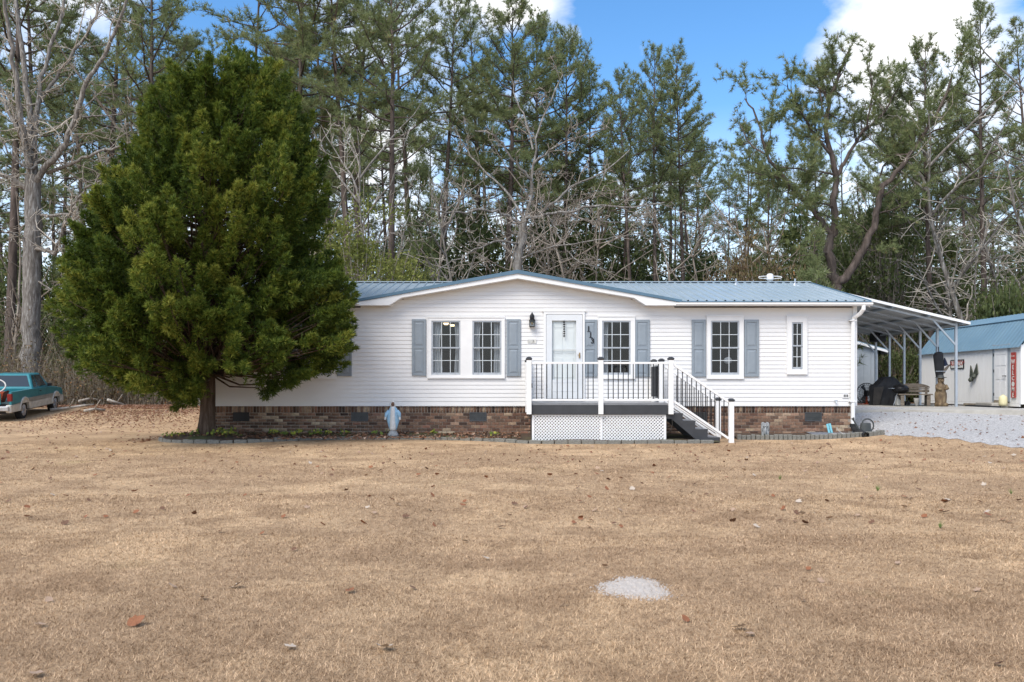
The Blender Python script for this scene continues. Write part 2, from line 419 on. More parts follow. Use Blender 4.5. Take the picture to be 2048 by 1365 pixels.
    t = NT('cream_car_paint'); n = t.noise(5, 6, .65, t.obj()); t.set(t.ramp(n, [(.3, (.43,.41,.35)), (.7, (.60,.585,.53))]), .45); M['cream'] = t.mat
    M['tail'] = plain('tail_lamp_red', (.20, .012, .012), .25, 0, .2, 20)
    M['chrome'] = plain('dull_alloy', (.5, .51, .52), .35, .6, .15, 12)
    M['orange'] = plain('orange_red_plastic', (.42, .075, .03), .5, 0, .2, 5)
    M['robe'] = plain('pale_blue_paint', (.30, .50, .66), .75, 0, .22, 8, .3)
    M['gown'] = plain('white_paint_worn', (.66, .66, .645), .75, 0, .12, 10, .3)
    M['face'] = plain('face_paint_worn', (.16, .09, .06), .8, 0, .4, 30)
    M['headstone'] = plain('grey_cast_stone', (.30, .31, .315), .9, 0, .35, 16, .6)
    M['turq'] = plain('turquoise_paint', (.20, .52, .60), .6, 0, .15, 10)
    M['signred'] = plain('sign_red', (.36, .055, .045), .7, 0, .15, 9)
    M['signwhite'] = plain('sign_cream', (.66, .65, .60), .7, 0, .1, 9)
    M['signgrey'] = plain('faint_grey_ink', (.5, .5, .49), .7, 0, .05, 9)
    M['yellow'] = plain('pale_yellow_plastic', (.75, .68, .40), .6, 0, .08, 6)
    M['finsgreen'] = plain('fin_dark_green', (.055, .062, .045), .6, 0, .3, 12)
    M['navy'] = plain('navy_cloth', (.02, .028, .06), .85, 0, .3, 10)
    M['brass'] = plain('brass', (.38, .26, .12), .35, .8, .2, 20)
    # plants
    M['bark_pine'] = barkmat('bark_pine', (.035,.028,.024), (.10,.078,.066), (.19,.15,.13), .18, 7)
    M['bark_grey'] = barkmat('bark_grey', (.05,.042,.035), (.20,.18,.158), (.46,.45,.425), .16, 13, 1.0)
    M['bark_twig'] = barkmat('bark_twig', (.13,.108,.088), (.30,.255,.21), (.48,.43,.37), .4, 6, .3)
    M['bark_pale'] = barkmat('bark_pale', (.2,.17,.135), (.42,.375,.315), (.62,.575,.51), .4, 6, .3)
    M['bark_cedar'] = barkmat('bark_cedar', (.030,.019,.014), (.085,.058,.042), (.18,.14,.11), .12, 14, 1.0)
    M['pine'] = leafmat('pine_needles', [(0, (.14,.18,.08)), (.35, (.225,.275,.12)), (.7, (.32,.365,.165)), (.93, (.42,.44,.21)), (1, (.46,.34,.17))], .48)
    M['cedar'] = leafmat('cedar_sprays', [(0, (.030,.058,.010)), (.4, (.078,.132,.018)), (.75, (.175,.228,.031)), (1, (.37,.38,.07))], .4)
    M['holly'] = leafmat('evergreen_leaves', [(0, (.06,.088,.034)), (.5, (.12,.155,.055)), (.9, (.21,.235,.085)), (1, (.30,.26,.10))], .4)
    M['lime'] = leafmat('yellow_green_leaves', [(0, (.13,.155,.035)), (.5, (.24,.265,.065)), (1, (.38,.37,.11))], .4)
    M['brush'] = leafmat('dry_brush', [(0, (.075,.05,.03)), (.35, (.15,.10,.055)), (.6, (.13,.125,.05)), (.8, (.28,.2,.11)), (1, (.36,.18,.07))], .2)
    M['stems'] = leafmat('dry_stems', [(0, (.10,.08,.055)), (.5, (.22,.175,.125)), (1, (.38,.33,.26))], .1)
    M['leafbrown'] = leafmat('fallen_leaves', [(0, (.12,.05,.028)), (.4, (.27,.125,.07)), (.7, (.38,.215,.135)), (1, (.55,.42,.33))], .15)
    M['leaf_a'] = plain('leaf_rust', (.26, .10, .04), .7, 0, .3, 20)
    M['leaf_b'] = plain('leaf_tan', (.40, .27, .18), .7, 0, .2, 20)
    M['leaf_c'] = plain('leaf_brown', (.15, .075, .04), .75, 0, .3, 20)
    M['leaf_d'] = plain('leaf_pale', (.50, .41, .32), .7, 0, .15, 20)
    M['violet'] = leafmat('groundcover_leaves', [(0, (.07,.12,.03)), (.5, (.2,.26,.05)), (1, (.55,.52,.08))], .3)
mk_materials()

# ------------------------------------------------------------------ ground
def sheet(name, xs, ys, zf, mat, label, mask=None, cat=None):
    X, Y = np.meshgrid(xs, ys); Z = zf(X, Y)
    V = np.stack([X.ravel(), Y.ravel(), Z.ravel()], 1); nx, ny = len(xs), len(ys)
    i = np.arange(nx * ny).reshape(ny, nx)
    f = np.stack([i[:-1, :-1].ravel(), i[:-1, 1:].ravel(), i[1:, 1:].ravel(), i[1:, :-1].ravel()], 1)
    if mask is not None:
        c = V[f].mean(1); f = f[mask(c[:, 0], c[:, 1])]
        used = np.unique(f); remap = -np.ones(len(V), int); remap[used] = np.arange(len(used)); V = V[used]; f = remap[f]
    o = link(name, np_mesh(name, V, f, mat, True)); return tag(o, label, kind='structure')
gx = np.unique(np.concatenate([np.linspace(-400, -40, 25), np.arange(-40, -12, 1.0), np.arange(-12, 22, .4), np.arange(22, 40, 1.0), np.linspace(40, 400, 25)]))
gy = np.unique(np.concatenate([np.linspace(-300, -10, 15), np.arange(-10, 14, .8), np.arange(14, 38, .4), np.arange(38, 60, 1.5), np.linspace(60, 700, 30)]))
sheet('lawn', gx, gy, gz, M['lawn'], 'wide tan dormant lawn in front of the house')

def edge_noise(a): return np.sin(a * 1.7) * .18 + np.sin(a * 4.3 + 1) * .08 + np.sin(a * 9.1 + 2) * .04
# boundary of the gravel: nearer than this the lawn begins
def gravel_front(x): return np.interp(x, [8.3, 8.9, 9.6, 10.6, 12, 16, 30], [21.6, 20.6, 20.0, 17.6, 15.6, 12.5, 8]) + edge_noise(x)
gxs = np.arange(8.3, 34, .2); gys = np.arange(8, 46, .2)
sheet('gravel_drive', gxs, gys, lambda x, y: gz(x, y) + .004 + .028 * np.clip((y - gravel_front(x)) / 1.2, 0, 1) + .006 * np.sin(x * 5) * np.sin(y * 4.3) * np.clip(y - gravel_front(x), 0, 1), M['gravel'], 'pale grey gravel drive beside the house',
      lambda x, y: (y > gravel_front(x)) & (y < 36.5 + edge_noise(x)))
# wood floor under the trees
def wood_front(x): return np.interp(x, [-60, -24, -17, -11, -8, 0, 10, 20, 60], [34, 35.5, 36.5, 38.5, 36, 34, 36, 37, 36]) + edge_noise(x * .6) * 2
sheet('forest_floor', np.unique(np.concatenate([np.arange(-80, 80, 1.0)])), np.unique(np.concatenate([np.arange(30, 60, 1.0), np.arange(60, 141, 8.0)])),
      lambda x, y: gz(x, y) + .045, M['litter'], 'leaf covered ground under the trees', lambda x, y: y > wood_front(x))
PADZ = .71
pad = MB().box(8.95, 14.75, 24.15, 34.6, .3, PADZ)
tag(pad.build('concrete_pad', M['concrete'], bevel=.012), 'pale concrete slab under the carport', kind='structure')
# bare sandy spot in the lawn
def sand():
    rng = np.random.default_rng(15); n = 70; u = np.linspace(-1.35, 1.35, n); U, W = np.meshgrid(u, u); e = U ** 2 + W ** 2 + .18 * np.sin(3 * np.arctan2(W, U) + 1)
    X = .83 + .25 * U; Y = 5.92 + .36 * W; Z = gz(X, Y) + .012 * (1 - e) - .002 + rng.normal(0, .0045, X.shape)
    i = np.arange(n * n).reshape(n, n); f = np.stack([i[:-1, :-1].ravel(), i[:-1, 1:].ravel(), i[1:, 1:].ravel(), i[1:, :-1].ravel()], 1)
    tag(link('sand_patch', np_mesh('sand_patch', np.stack([X.ravel(), Y.ravel(), Z.ravel()], 1), f, M['sand'], True)), 'bare pale sandy spot in the middle of the lawn', kind='structure')
sand()

# ------------------------------------------------------------------ house
HX0, HX1 = PX(398, HY), PX(1712, HY)
ZB = PZ(811, HY)                       # bottom of the siding
XC = PX(1035, 21.5)                    # gable peak
house = empty('mobile_home', ((HX0 + HX1) / 2, HY, 0), 'white single storey home with blue metal roof and brick base', 'house')
def fx(p): return PX(p, HY)
def fz(p): return PZ(p, HY)

EY, EZ, RY = 21.5, PZ(603, 21.55), 25.9
RZ = PZ(566, RY); SL = (RZ - EZ) / (RY - EY)
DPK = PZ(541, 21.45); DHW = 4.03; DSL = (DPK - EZ) / DHW
def dormer_z(x): return DPK - DSL * abs(x - XC)

openings = [(fx(860), fx(924), fz(752), fz(640)), (fx(942), fx(1005), fz(752), fz(640)), (fx(1092), fx(1165), fz(799), fz(629)),
            (fx(1201), fx(1264), fz(752), fz(640)), (fx(1418), fx(1481), fz(752), fz(640)), (fx(1580), fx(1608), fz(741), fz(643)),
            (fx(598), fx(668), fz(752), fz(640))]
LAP = .1016
def lap_faces(mb, x0, x1, za, zb, zc0, y=HY, out=.012):
    def yo(z): return y - out * (1 - (z - zc0) / LAP)
    mb.quad((x0, yo(za), za), (x1, yo(za), za), (x1, yo(zb), zb), (x0, yo(zb), zb))
    if abs(za - zc0) < 1e-6: mb.quad((x0, y, za), (x1, y, za), (x1, yo(za), za), (x0, yo(za), za))
ncourse = int((DPK - .1 - ZB) / LAP)
for pnl in range(0, ncourse, 2):
    pieces = []                        # (x0, x1, faces) of this board, run by run
    for c in (pnl, pnl + 1):
        z0 = ZB + c * LAP; z1 = z0 + LAP
        xa, xb = HX0, HX1
        if z1 > EZ - .06:
            hw = (DPK - .12 - z1) / DSL + .35
            if hw <= .1: continue
            xa, xb = XC - hw, XC + hw
        cuts = sorted({xa, xb} | {q for o in openings for q in o[:2] if xa < q < xb})
        for a, b in zip(cuts[:-1], cuts[1:]):
            mid = (a + b) / 2; segs = [(z0, z1)]
            for o in openings:
                if o[0] < mid < o[1]:
                    ns = []
                    for s0, s1 in segs:
                        if o[2] > s0: ns.append((s0, min(s1, o[2])))
                        if o[3] < s1: ns.append((max(s0, o[3]), s1))
                    segs = [q for q in ns if q[1] - q[0] > 1e-4]
            if segs: pieces.append((a, b, [(s0, s1, z0) for s0, s1 in segs]))
    pieces.sort(key=lambda q: q[0]); runs = []
    for a, b, fs_ in pieces:
        hit = [r for r in runs if a <= r[1] + 1e-5]
        if hit: hit[-1][1] = max(hit[-1][1], b); hit[-1][2].append((a, b, fs_))
        else: runs.append([a, b, [(a, b, fs_)]])
    for r in runs:
        mb = MB()
        for a, b, fs_ in r[2]:
            for s0, s1, zc0 in fs_: lap_faces(mb, a, b, s0, s1, zc0)
        mb.build('siding_panel', M['siding'], house)
# end walls, back wall and their corner posts
for xw, sg in ((HX0, -1), (HX1, 1)):
    mb = MB()
    for c in range(0, 36):
        z0 = ZB + c * LAP
        if z0 > RZ - .1: break
        hw = 4.06 if z0 < EZ - .1 else max(0.05, (RZ - .08 - z0) / SL)
        ya, yb = max(HY, RY - hw), min(HY + 8.2, RY + hw)
        mb.quad((xw + sg * .015, ya, z0), (xw + sg * .015, yb, z0), (xw, yb, z0 + LAP), (xw, ya, z0 + LAP))
        mb.quad((xw + sg * .015, ya, z0), (xw + sg * .015, yb, z0), (xw, yb, z0), (xw, ya, z0))
    mb.build('end_wall', M['siding'], house)
mb = MB()
for c in range(0, 27): 
    z0 = ZB + c * LAP; mb.quad((HX0, HY + 8.215, z0), (HX1, HY + 8.215, z0), (HX1, HY + 8.2, z0 + LAP), (HX0, HY + 8.2, z0 + LAP))
mb.build('back_wall', M['siding'], house)
for xw, w in ((HX0, 1), (HX1, -1)):
    MB().box(min(xw - .018 * w, xw + .085 * w), max(xw - .018 * w, xw + .085 * w), HY - .024, HY + .085, ZB - .012, EZ - .07).build('corner_post', M['white'], house)
MB().box(HX0 + .09, HX1 - .09, HY - .021, HY + .01, ZB - .022, ZB - .002).build('starter_strip', M['white'], house)

# rooms behind the glass
rm = MB(); x0, x1, y0, y1, z0, z1 = HX0 + .1, HX1 - .1, HY + .02, HY + 4.2, .95, 3.42
rm.quad((x0,y0,z0),(x1,y0,z0),(x1,y1,z0),(x0,y1,z0)); rm.quad((x0,y0,z1),(x0,y1,z1),(x1,y1,z1),(x1,y0,z1))
rm.quad((x0,y1,z0),(x1,y1,z0),(x1,y1,z1),(x0,y1,z1)); rm.quad((x0,y0,z0),(x0,y1,z0),(x0,y1,z1),(x0,y0,z1)); rm.quad((x1,y0,z0),(x1,y0,z1),(x1,y1,z1),(x1,y1,z0))
for xp in (fx(740), fx(1080), fx(1340), fx(1540)): rm.box(xp - .05, xp + .05, y0 + .01, y1, z0, z1)
rm.build('interior_room', M['room'], house)
for p, q in ((892, 648), (905, 651)):
    w = at(p, q, HY + 2.6); MB().loft([(w.x, w.y, w.z - .03, .05, .05), (w.x, w.y, w.z + .02, .085, .085)], 12).build('ceiling_lamp', M['lamp'], house)

def casing(x0, x1, z0, z1, holes, name='window'):
    """one window unit: its casing boards are the part; sashes, panes and curtains hang below it"""
    mb = MB(); ya, yb = HY - .04, HY + .03
    hx = sorted(holes)
    zt, zb_ = max(h[3] for h in hx), min(h[2] for h in hx)
    mb.box(x0, x1, ya, yb, zt, z1); mb.box(x0, x1, ya, yb, z0, zb_)
    xs = [x0] + [v for h in hx for v in h[:2]] + [x1]
    for i in range(0, len(xs), 2): mb.box(xs[i], xs[i + 1], ya + .002, yb - .002, zb_, zt)
    # drip cap, sill nose and back band
    mb.box(x0 - .012, x1 + .012, ya - .016, HY, z1 - .004, z1 + .022); mb.box(x0 - .01, x1 + .01, ya - .014, ya + .002, z0 - .018, z0 + .02)
    mb.box(x0 - .008, x0 + .014, ya - .010, HY - .003, z0 + .02, z1 - .004); mb.box(x1 - .014, x1 + .008, ya - .010, HY - .003, z0 + .02, z1 - .004)
    return mb.build(name, M['white'], house)
def sashes(win, h, cols=3, rows=2, curt=()):
    x0, x1, z0, z1 = h; zm = (z0 + z1) / 2; fr = .038
    for k, (a, b, yo) in enumerate(((zm - .018, z1, -.012), (z0, zm + .018, .006))):
        mb = MB(); ya, yb = HY + yo - .012, HY + yo + .012
        bot = .055 if k == 1 else .034
        mb.box(x0, x0 + fr, ya, yb, a, b); mb.box(x1 - fr, x1, ya, yb, a, b); mb.box(x0 + fr, x1 - fr, ya + .001, yb, b - .036, b); mb.box(x0 + fr, x1 - fr, ya + .001, yb, a, a + bot)
        if k == 1:
            for q in (.18, .82): mb.box(x0 + (x1 - x0) * q - .02, x0 + (x1 - x0) * q + .02, ya - .012, ya, a + .02, a + .035)
        mb.build('sash_frame', M['sash'], win)
        gx0, gx1, gz0, gz1 = x0 + fr, x1 - fr, a + bot, b - .036
        pw, ph = (gx1 - gx0) / cols, (gz1 - gz0) / rows
        for i in range(1, cols): MB().box(gx0 + pw * i - .008, gx0 + pw * i + .008, HY + yo - .007, HY + yo + .002, gz0, gz1).build('muntin', M['muntin'], win)
        for j in range(1, rows): MB().box(gx0, gx1, HY + yo - .0055, HY + yo + .001, gz0 + ph * j - .008, gz0 + ph * j + .008).build('muntin', M['muntin'], win)
        for i in range(cols):
            for j in range(rows):
                e = .002
                MB().quad((gx0 + pw*i + e, HY + yo + .004, gz0 + ph*j + e), (gx0 + pw*(i+1) - e, HY + yo + .004, gz0 + ph*j + e),
                          (gx0 + pw*(i+1) - e, HY + yo + .004, gz0 + ph*(j+1) - e), (gx0 + pw*i + e, HY + yo + .004, gz0 + ph*(j+1) - e)).build('pane', M['glass'], win)
    for c0, c1, tp in curt:      # curtain: fractions of the opening at top, taper of its inner edge towards the bottom
        mb = MB(); nseg = 26; nz_ = 8
        vs = []
        for j in range(nz_ + 1):
            t = j / nz_; zz = z1 + .03 - (z1 - z0 + .06) * t
            pinch = tp * math.sin(math.pi * min(1, t * 1.2)) + tp * .4 * t
            a, b = c0, c1
            if c0 < .3: b = c1 - pinch
            else: a = c0 + pinch
            for i in range(nseg + 1):
                s = i / nseg; xx = x0 + (x1 - x0) * (a + (b - a) * s)
                vs.append((xx, HY + .10 + .022 * math.sin(s * 24 + t * 1.5) + .008 * math.sin(s * 61), zz))
        fs = [(j*(nseg+1)+i, j*(nseg+1)+i+1, (j+1)*(nseg+1)+i+1, (j+1)*(nseg+1)+i) for j in range(nz_) for i in range(nseg)]
        mb.add(vs, fs); mb.build('curtain', M['curtain'], win, smooth_shade=True)
def hole(px0, px1, py0, py1): return (fx(px0), fx(px1), fz(py1), fz(py0))
h1, h2 = hole(863, 921, 642, 750), hole(945, 1003, 642, 750)
w = casing(fx(855), fx(1009), fz(756), fz(636), [h1, h2]); w['label'] = 'double window with grey curtains'
sashes(w, h1, curt=((-.03, .40, .10), (.76, 1.03, .05))); sashes(w, h2, curt=((-.03, .30, .05), (.72, 1.03, .02)))
h = hole(1204, 1261, 642, 750); w = casing(fx(1196), fx(1269), fz(757), fz(634), [h]); sashes(w, h, curt=((-.03, .24, .02),))
h = hole(1421, 1478, 642, 750); w = casing(fx(1413), fx(1486), fz(757), fz(633), [h]); sashes(w, h)
h = hole(1583, 1605, 645, 739); w = casing(fx(1573), fx(1613), fz(748), fz(634), [h]); sashes(w, h, cols=2); w['label'] = 'narrow window with eight small panes'
h = hole(602, 665, 642, 750); w = casing(fx(594), fx(673), fz(757), fz(634), [h]); sashes(w, h, curt=((-.03, .3, .04),))
# a glass ornament in the window right of the porch
MB().ball((fx(1461), HY + .25, fz(721)), (.11, .05, .09), 10, 6).build('glass_ornament', M['curtain'], house, smooth_shade=True)

def shutter(px0, px1, py0, py1):
    x0, x1, z0, z1 = fx(px0), fx(px1), fz(py1), fz(py0); s = .055
    mb = MB(); ya = HY - .030
    mb.box(x0, x1, ya, HY - .010, z0, z1)
    zm = (z0 + z1) / 2
    for a, b in ((x0, x0 + s), (x1 - s, x1)): mb.box(a, b, ya - .016, ya, z0, z1)
    for a, b in ((z0, z0 + s * 1.2), (zm - .035, zm + .035), (z1 - s * 1.2, z1)): mb.box(x0 + s, x1 - s, ya - .015, ya, a, b)
    o = mb.build('shutter', M['shutter'], house, bevel=.003)
    for a, b in ((z0 + s * 1.2, zm - .035), (zm + .035, z1 - s * 1.2)):
        p = MB(); e = .012; g = .042; xa, xb = x0 + s + e, x1 - s - e; za, zb_ = a + e, b - e
        p.add([(xa, ya - .001, za), (xb, ya - .001, za), (xb, ya - .001, zb_), (xa, ya - .001, zb_),
               (xa + g, ya - .013, za + g), (xb - g, ya - .013, za + g), (xb - g, ya - .013, zb_ - g), (xa + g, ya - .013, zb_ - g)],
              [(0,1,5,4), (1,2,6,5), (2,3,7,6), (3,0,4,7), (4,5,6,7)]).build('raised_panel', M['shutter'], o)
    return o
for a in ((824, 852, 639, 752), (1013, 1041, 639, 753), (1270, 1299, 640, 754), (1383, 1411, 640, 754), (1488, 1517, 640, 754), (675, 704, 639, 753), (563, 592, 639, 753)):
    shutter(*a)
num_sh = shutter(1166, 1194, 640, 754); num_sh['label'] = 'shutter carrying the house number 113'

def text(body, size, mat, parent, loc, name='lettering', rz=0, extrude=.002, align='CENTER', roll=0, bold=0, facing=None):
    cu = bpy.data.curves.new(name, 'FONT'); cu.body = body; cu.size = size; cu.extrude = extrude; cu.align_x = align; cu.align_y = 'CENTER'; cu.offset = bold
    o = bpy.data.objects.new(name, cu); col.objects.link(o)
    dg = bpy.context.evaluated_depsgraph_get(); me = bpy.data.meshes.new_from_object(o.evaluated_get(dg))
    bpy.data.objects.remove(o); me.name = name
    me.materials.clear(); me.materials.append(mat)
    m = (facing if facing is not None else Matrix.Rotation(rz, 4, 'Z')) @ Matrix.Rotation(math.radians(90), 4, 'X') @ Matrix.Rotation(roll, 4, 'Z')
    me.transform(m)
    off = Vector((0, 0, 0))
    if parent:
        off = Vector(parent.location) + (Vector(parent.parent.location) if parent.parent else Vector((0,0,0)))
    me.transform(Matrix.Translation(Vector(loc) - off))
    return link(name, me, parent)
for i, (ch, p, q) in enumerate((('1', 1177, 659), ('1', 1181, 671), ('3', 1185, 683))):
    t_ = text(ch, .175, M['black'], num_sh, (fx(p), HY - .05, fz(q)), 'house_number', bold=.006, extrude=.004)
    if ch == '1': MB().box(fx(p) - .035, fx(p) + .045, HY - .054, HY - .046, fz(q) - .064, fz(q) - .050).build('house_number', M['black'], num_sh)

# front door
x0, x1, zb_, zt = fx(1087), fx(1169), fz(799), fz(624)
d = MB(); d.box(x0, fx(1092), HY - .05, HY + .03, zb_, zt); d.box(fx(1165), x1, HY - .05, HY + .03, zb_, zt); d.box(fx(1092), fx(1165), HY - .048, HY + .03, fz(629), zt)
d.box(x0 - .04, x1 + .03, HY - .06, HY, zt, zt + .03)
door_frame = d.build('door_frame', M['white'], house)
s = MB(); ya, yb = HY - .040, HY - .012; sx0, sx1 = fx(1092.5), fx(1164.5); gx0, gx1 = fx(1104), fx(1152); g0, g1 = fz(760), fz(642)
s.box(sx0, gx0, ya, yb, fz(798), fz(629.5)); s.box(gx1, sx1, ya, yb, fz(798), fz(629.5)); s.box(gx0, gx1, ya, yb, g1, fz(629.5)); s.box(gx0, gx1, ya, yb, fz(798), g0)
s.box(gx0, gx1, ya + .004, yb, fz(699) - .006, fz(699) + .006)
for q0, q1 in ((765, 783), ):
    s.box(gx0 - .02, gx1 + .02, ya - .006, ya, fz(q1), fz(q1) + .012); s.box(gx0 - .02, gx1 + .02, ya - .006, ya, fz(q0) - .012, fz(q0))
storm = s.build('storm_door', M['offwhite'], house, bevel=.003)
MB().quad((gx0, HY - .025, g0), (gx1, HY - .025, g0), (gx1, HY - .025, g1), (gx0, HY - .025, g1)).build('pane', M['glass'], storm)
MB().box(sx1 - .085, sx1 - .055, ya - .018, ya - .001, fz(717), fz(706)).box(sx1 - .12, sx1 - .06, ya - .045, ya - .03, fz(711.5), fz(710)).build('door_handle', M['brass'], storm)
MB().box(sx0, sx1, ya - .02, yb, fz(799.3), fz(798)).build('threshold', M['black'], door_frame)
i_ = MB(); i_.box(fx(1094), fx(1163), HY + .035, HY + .06, fz(799), fz(630))
for a, b, q0, q1 in ((1108, 1125, 646, 656), (1131, 1148, 646, 656), (1108, 1125, 662, 708), (1131, 1148, 662, 708), (1108, 1125, 716, 756), (1131, 1148, 716, 756)):
    i_.box(fx(a), fx(b), HY + .026, HY + .035, fz(q1), fz(q0))
i_.build('inner_door', M['innerdoor'], house, bevel=.004)
orn = MB()
for k in range(7): 
    orn.ball((fx(1128), HY - .048, fz(645 + k * 4.6)), (.028, .012, .022), 8, 5)
orn.tube([(fx(1128), HY - .048, fz(641)), (fx(1128), HY - .048, fz(676))], .006, 6)
orn.thing('door_ornament', M['black'], 'dark beaded ornament hanging on the storm door glass', 'ornament')

# wall lantern, number plaque, vents and tap on the wall
lan = empty('wall_lantern', (fx(1064), HY - .1, fz(655)), 'black wall lantern left of the front door', 'lantern')
cx, cy = fx(1064), HY - .10
MB().loft([(cx, cy, fz(641), .055, .055), (cx, cy, fz(636), .060, .060), (cx, cy, fz(632), .055, .055), (cx, cy, fz(629), .03, .03), (cx, cy, fz(625.5), .006, .006)], 12).box(cx - .035, cx + .035, cy, HY - .012, fz(640), fz(634)).build('lantern_cap', M['black'], lan)
fm = MB(); hw = .062
for i in (-1, 1):
    for j in (-1, 1): fm.box(cx + i*hw - .008, cx + i*hw + .008, cy + j*hw - .008, cy + j*hw + .008, fz(654), fz(641))
fm.box(cx - hw - .01, cx + hw + .01, cy - hw - .01, cy + hw + .01, fz(654.6), fz(653.2)); fm.box(cx - hw - .01, cx + hw + .01, cy - hw - .01, cy + hw + .01, fz(642), fz(640.5))
fm.box(cx - .05, cx + .05, cy + .05, HY - .012, fz(646), fz(641)); fm.build('lantern_frame', M['black'], lan)
gl = MB(); e = hw - .004
for a, b in (((-e, -e), (e, -e)), ((e, -e), (e, e)), ((e, e), (-e, e)), ((-e, e), (-e, -e))):
    gl.quad((cx + a[0], cy + a[1], fz(653)), (cx + b[0], cy + b[1], fz(653)), (cx + b[0], cy + b[1], fz(642)), (cx + a[0], cy + a[1], fz(642)))
gl.build('lantern_glass', M['glass'], lan)
MB().ball((cx, cy, fz(648)), (.026, .026, .042), 10, 7).build('bulb', M['brass'], lan, smooth_shade=True)
pl = empty('number_plaque', (fx(1064), HY - .02, fz(687)), 'small white number plaque below the wall lantern', 'plaque')
for k in range(4): MB().box(fx(1055.2 + k * 4.5), fx(1059.3 + k * 4.5), HY - .024, HY - .012, fz(686.8), fz(679.2)).build('number_tile', M['signwhite'], pl)
text('3', .085, M['black'], pl, (fx(1066.2), HY - .026, fz(683)), 'digit')
for c_, p in (('2', 1057.2), ('1', 1061.8)): text(c_, .085, M['signgrey'], pl, (fx(p), HY - .0255, fz(683)), 'digit')
v = MB(); v.box(fx(1684), fx(1697), HY - .034, HY - .012, fz(796), fz(788))
vt = v.build('dryer_vent', M['white'], house)
for k in range(3): MB().box(fx(1686.5 + k * 3.2), fx(1688.6 + k * 3.2), HY - .038, HY - .033, fz(794.5), fz(789.5)).build('vent_flap', M['vent'], vt)
MB().tube([(fx(1670), HY - .0, fz(804)), (fx(1670), HY - .09, fz(804)), (fx(1669.5), HY - .10, fz(807))], [.018, .018, .014], 8).tube([(fx(1667), HY - .07, fz(801.5)), (fx(1673), HY - .07, fz(801.5))], .012, 6).build('tap', M['steel'], house)

# brick base
BY = HY + .035
MB().box(HX0 + .04, HX1 - .04, BY, BY + .14, .0, ZB - .004).build('mortar_wall', M['mortar'], house)
for xw in (HX0 + .05, HX1 - .17): MB().box(xw, xw + .12, BY + .14, HY + 8.15, .0, ZB - .004).build('side_base', M['brick'], house)
MB().box(HX0 + .17, HX1 - .17, HY + 8.03, HY + 8.15, .0, ZB - .004).build('back_base', M['brick'], house)
def brick_mesh(w, h): return MB().box(-w/2, w/2, 0, .06, -h/2, h/2).mesh('brick', M['brick'], bevel=.003)
bw, bh = .195, .0665; bme = brick_mesh(bw, bh); sme = brick_mesh(.0665, .178)
rest = []; single = 0
def put_brick(x, z, w, h, me, vis):
    global single
    if vis and single < 300:
        o = link('brick', me, house, Vector((x, BY - .0085 - random.random() * .004, z)) - Vector(house.location)); single += 1
    else: rest.append((x, z, w, h))
zs = ZB - .008 - .178
k = 0; x = HX0 + .085
while x < HX1 - .07:
    put_brick(x, zs + .089, .0665, .178, sme, False); x += .0765
for r in range(8):
    z = zs - .010 - bh / 2 - r * .0765
    x = HX0 + .04 + bw / 2 + (.1025 if r % 2 else 0)
    if r % 2: rest.append((HX0 + .04 + .045, z, .09, bh))
    while x < HX1 - .04 - bw / 2 + .01:
        put_brick(x, z, bw, bh, bme, (-3.55 < x < .38) or (5.05 < x < 8.6)); x += .205
V = []; Fq = []; T = []
for x, z, w, h in rest:
    b = len(V); e = .003; dy = BY - .0085 - random.random() * .004; tt = random.random()
    V += [(x-w/2, BY+.01, z-h/2), (x+w/2, BY+.01, z-h/2), (x+w/2, BY+.01, z+h/2), (x-w/2, BY+.01, z+h/2),
          (x-w/2+e, dy, z-h/2+e), (x+w/2-e, dy, z-h/2+e), (x+w/2-e, dy, z+h/2-e), (x-w/2+e, dy, z+h/2-e)]
    Fq += [(b+4,b+5,b+6,b+7), (b,b+1,b+5,b+4), (b+1,b+2,b+6,b+5), (b+2,b+3,b+7,b+6), (b+3,b,b+4,b+7)]; T += [tt] * 8
o = link('brickwork', np_mesh('brickwork', np.array(V) - np.array(house.location), Fq, M['brick2'], tint=T), house); o['kind'] = 'stuff'
def fvent(p0, p1, opened=False):
    x0, x1, z0, z1 = fx(p0), fx(p1), fz(843), fz(825)
    mb = MB(); ya, yb = BY - .028, BY + .01
    mb.box(x0, x1, ya, yb, z0, z0 + .022); mb.box(x0, x1, ya, yb, z1 - .018, z1); mb.box(x0, x0 + .018, ya + .001, yb, z0 + .022, z1 - .018); mb.box(x1 - .018, x1, ya + .001, yb, z0 + .022, z1 - .018)
    mb.box(x0 + .018, x1 - .018, BY - .016, yb - .002, z0 + .022, z1 - .018)
    o = mb.build('foundation_vent', M['black'] if opened else M['vent'], house)
    if opened: return
    n = 18
    for i in range(n):
        xx = x0 + .025 + (x1 - x0 - .05) * (i + .5) / n
        MB().box(xx - .004, xx + .004, BY - .025, BY - .015, z0 + .024, z1 - .02).build('slat', M['plastic_grey'], o)
    MB().box(x0 + .02, x1 - .02, BY - .0265, BY - .0245, (z0 + z1) / 2 - .004, (z0 + z1) / 2 + .004).build('slat', M['plastic_grey'], o)
for a in ((466, 498, True), (702, 736), (939, 973), (1386, 1414), (1610, 1644)): fvent(*a)

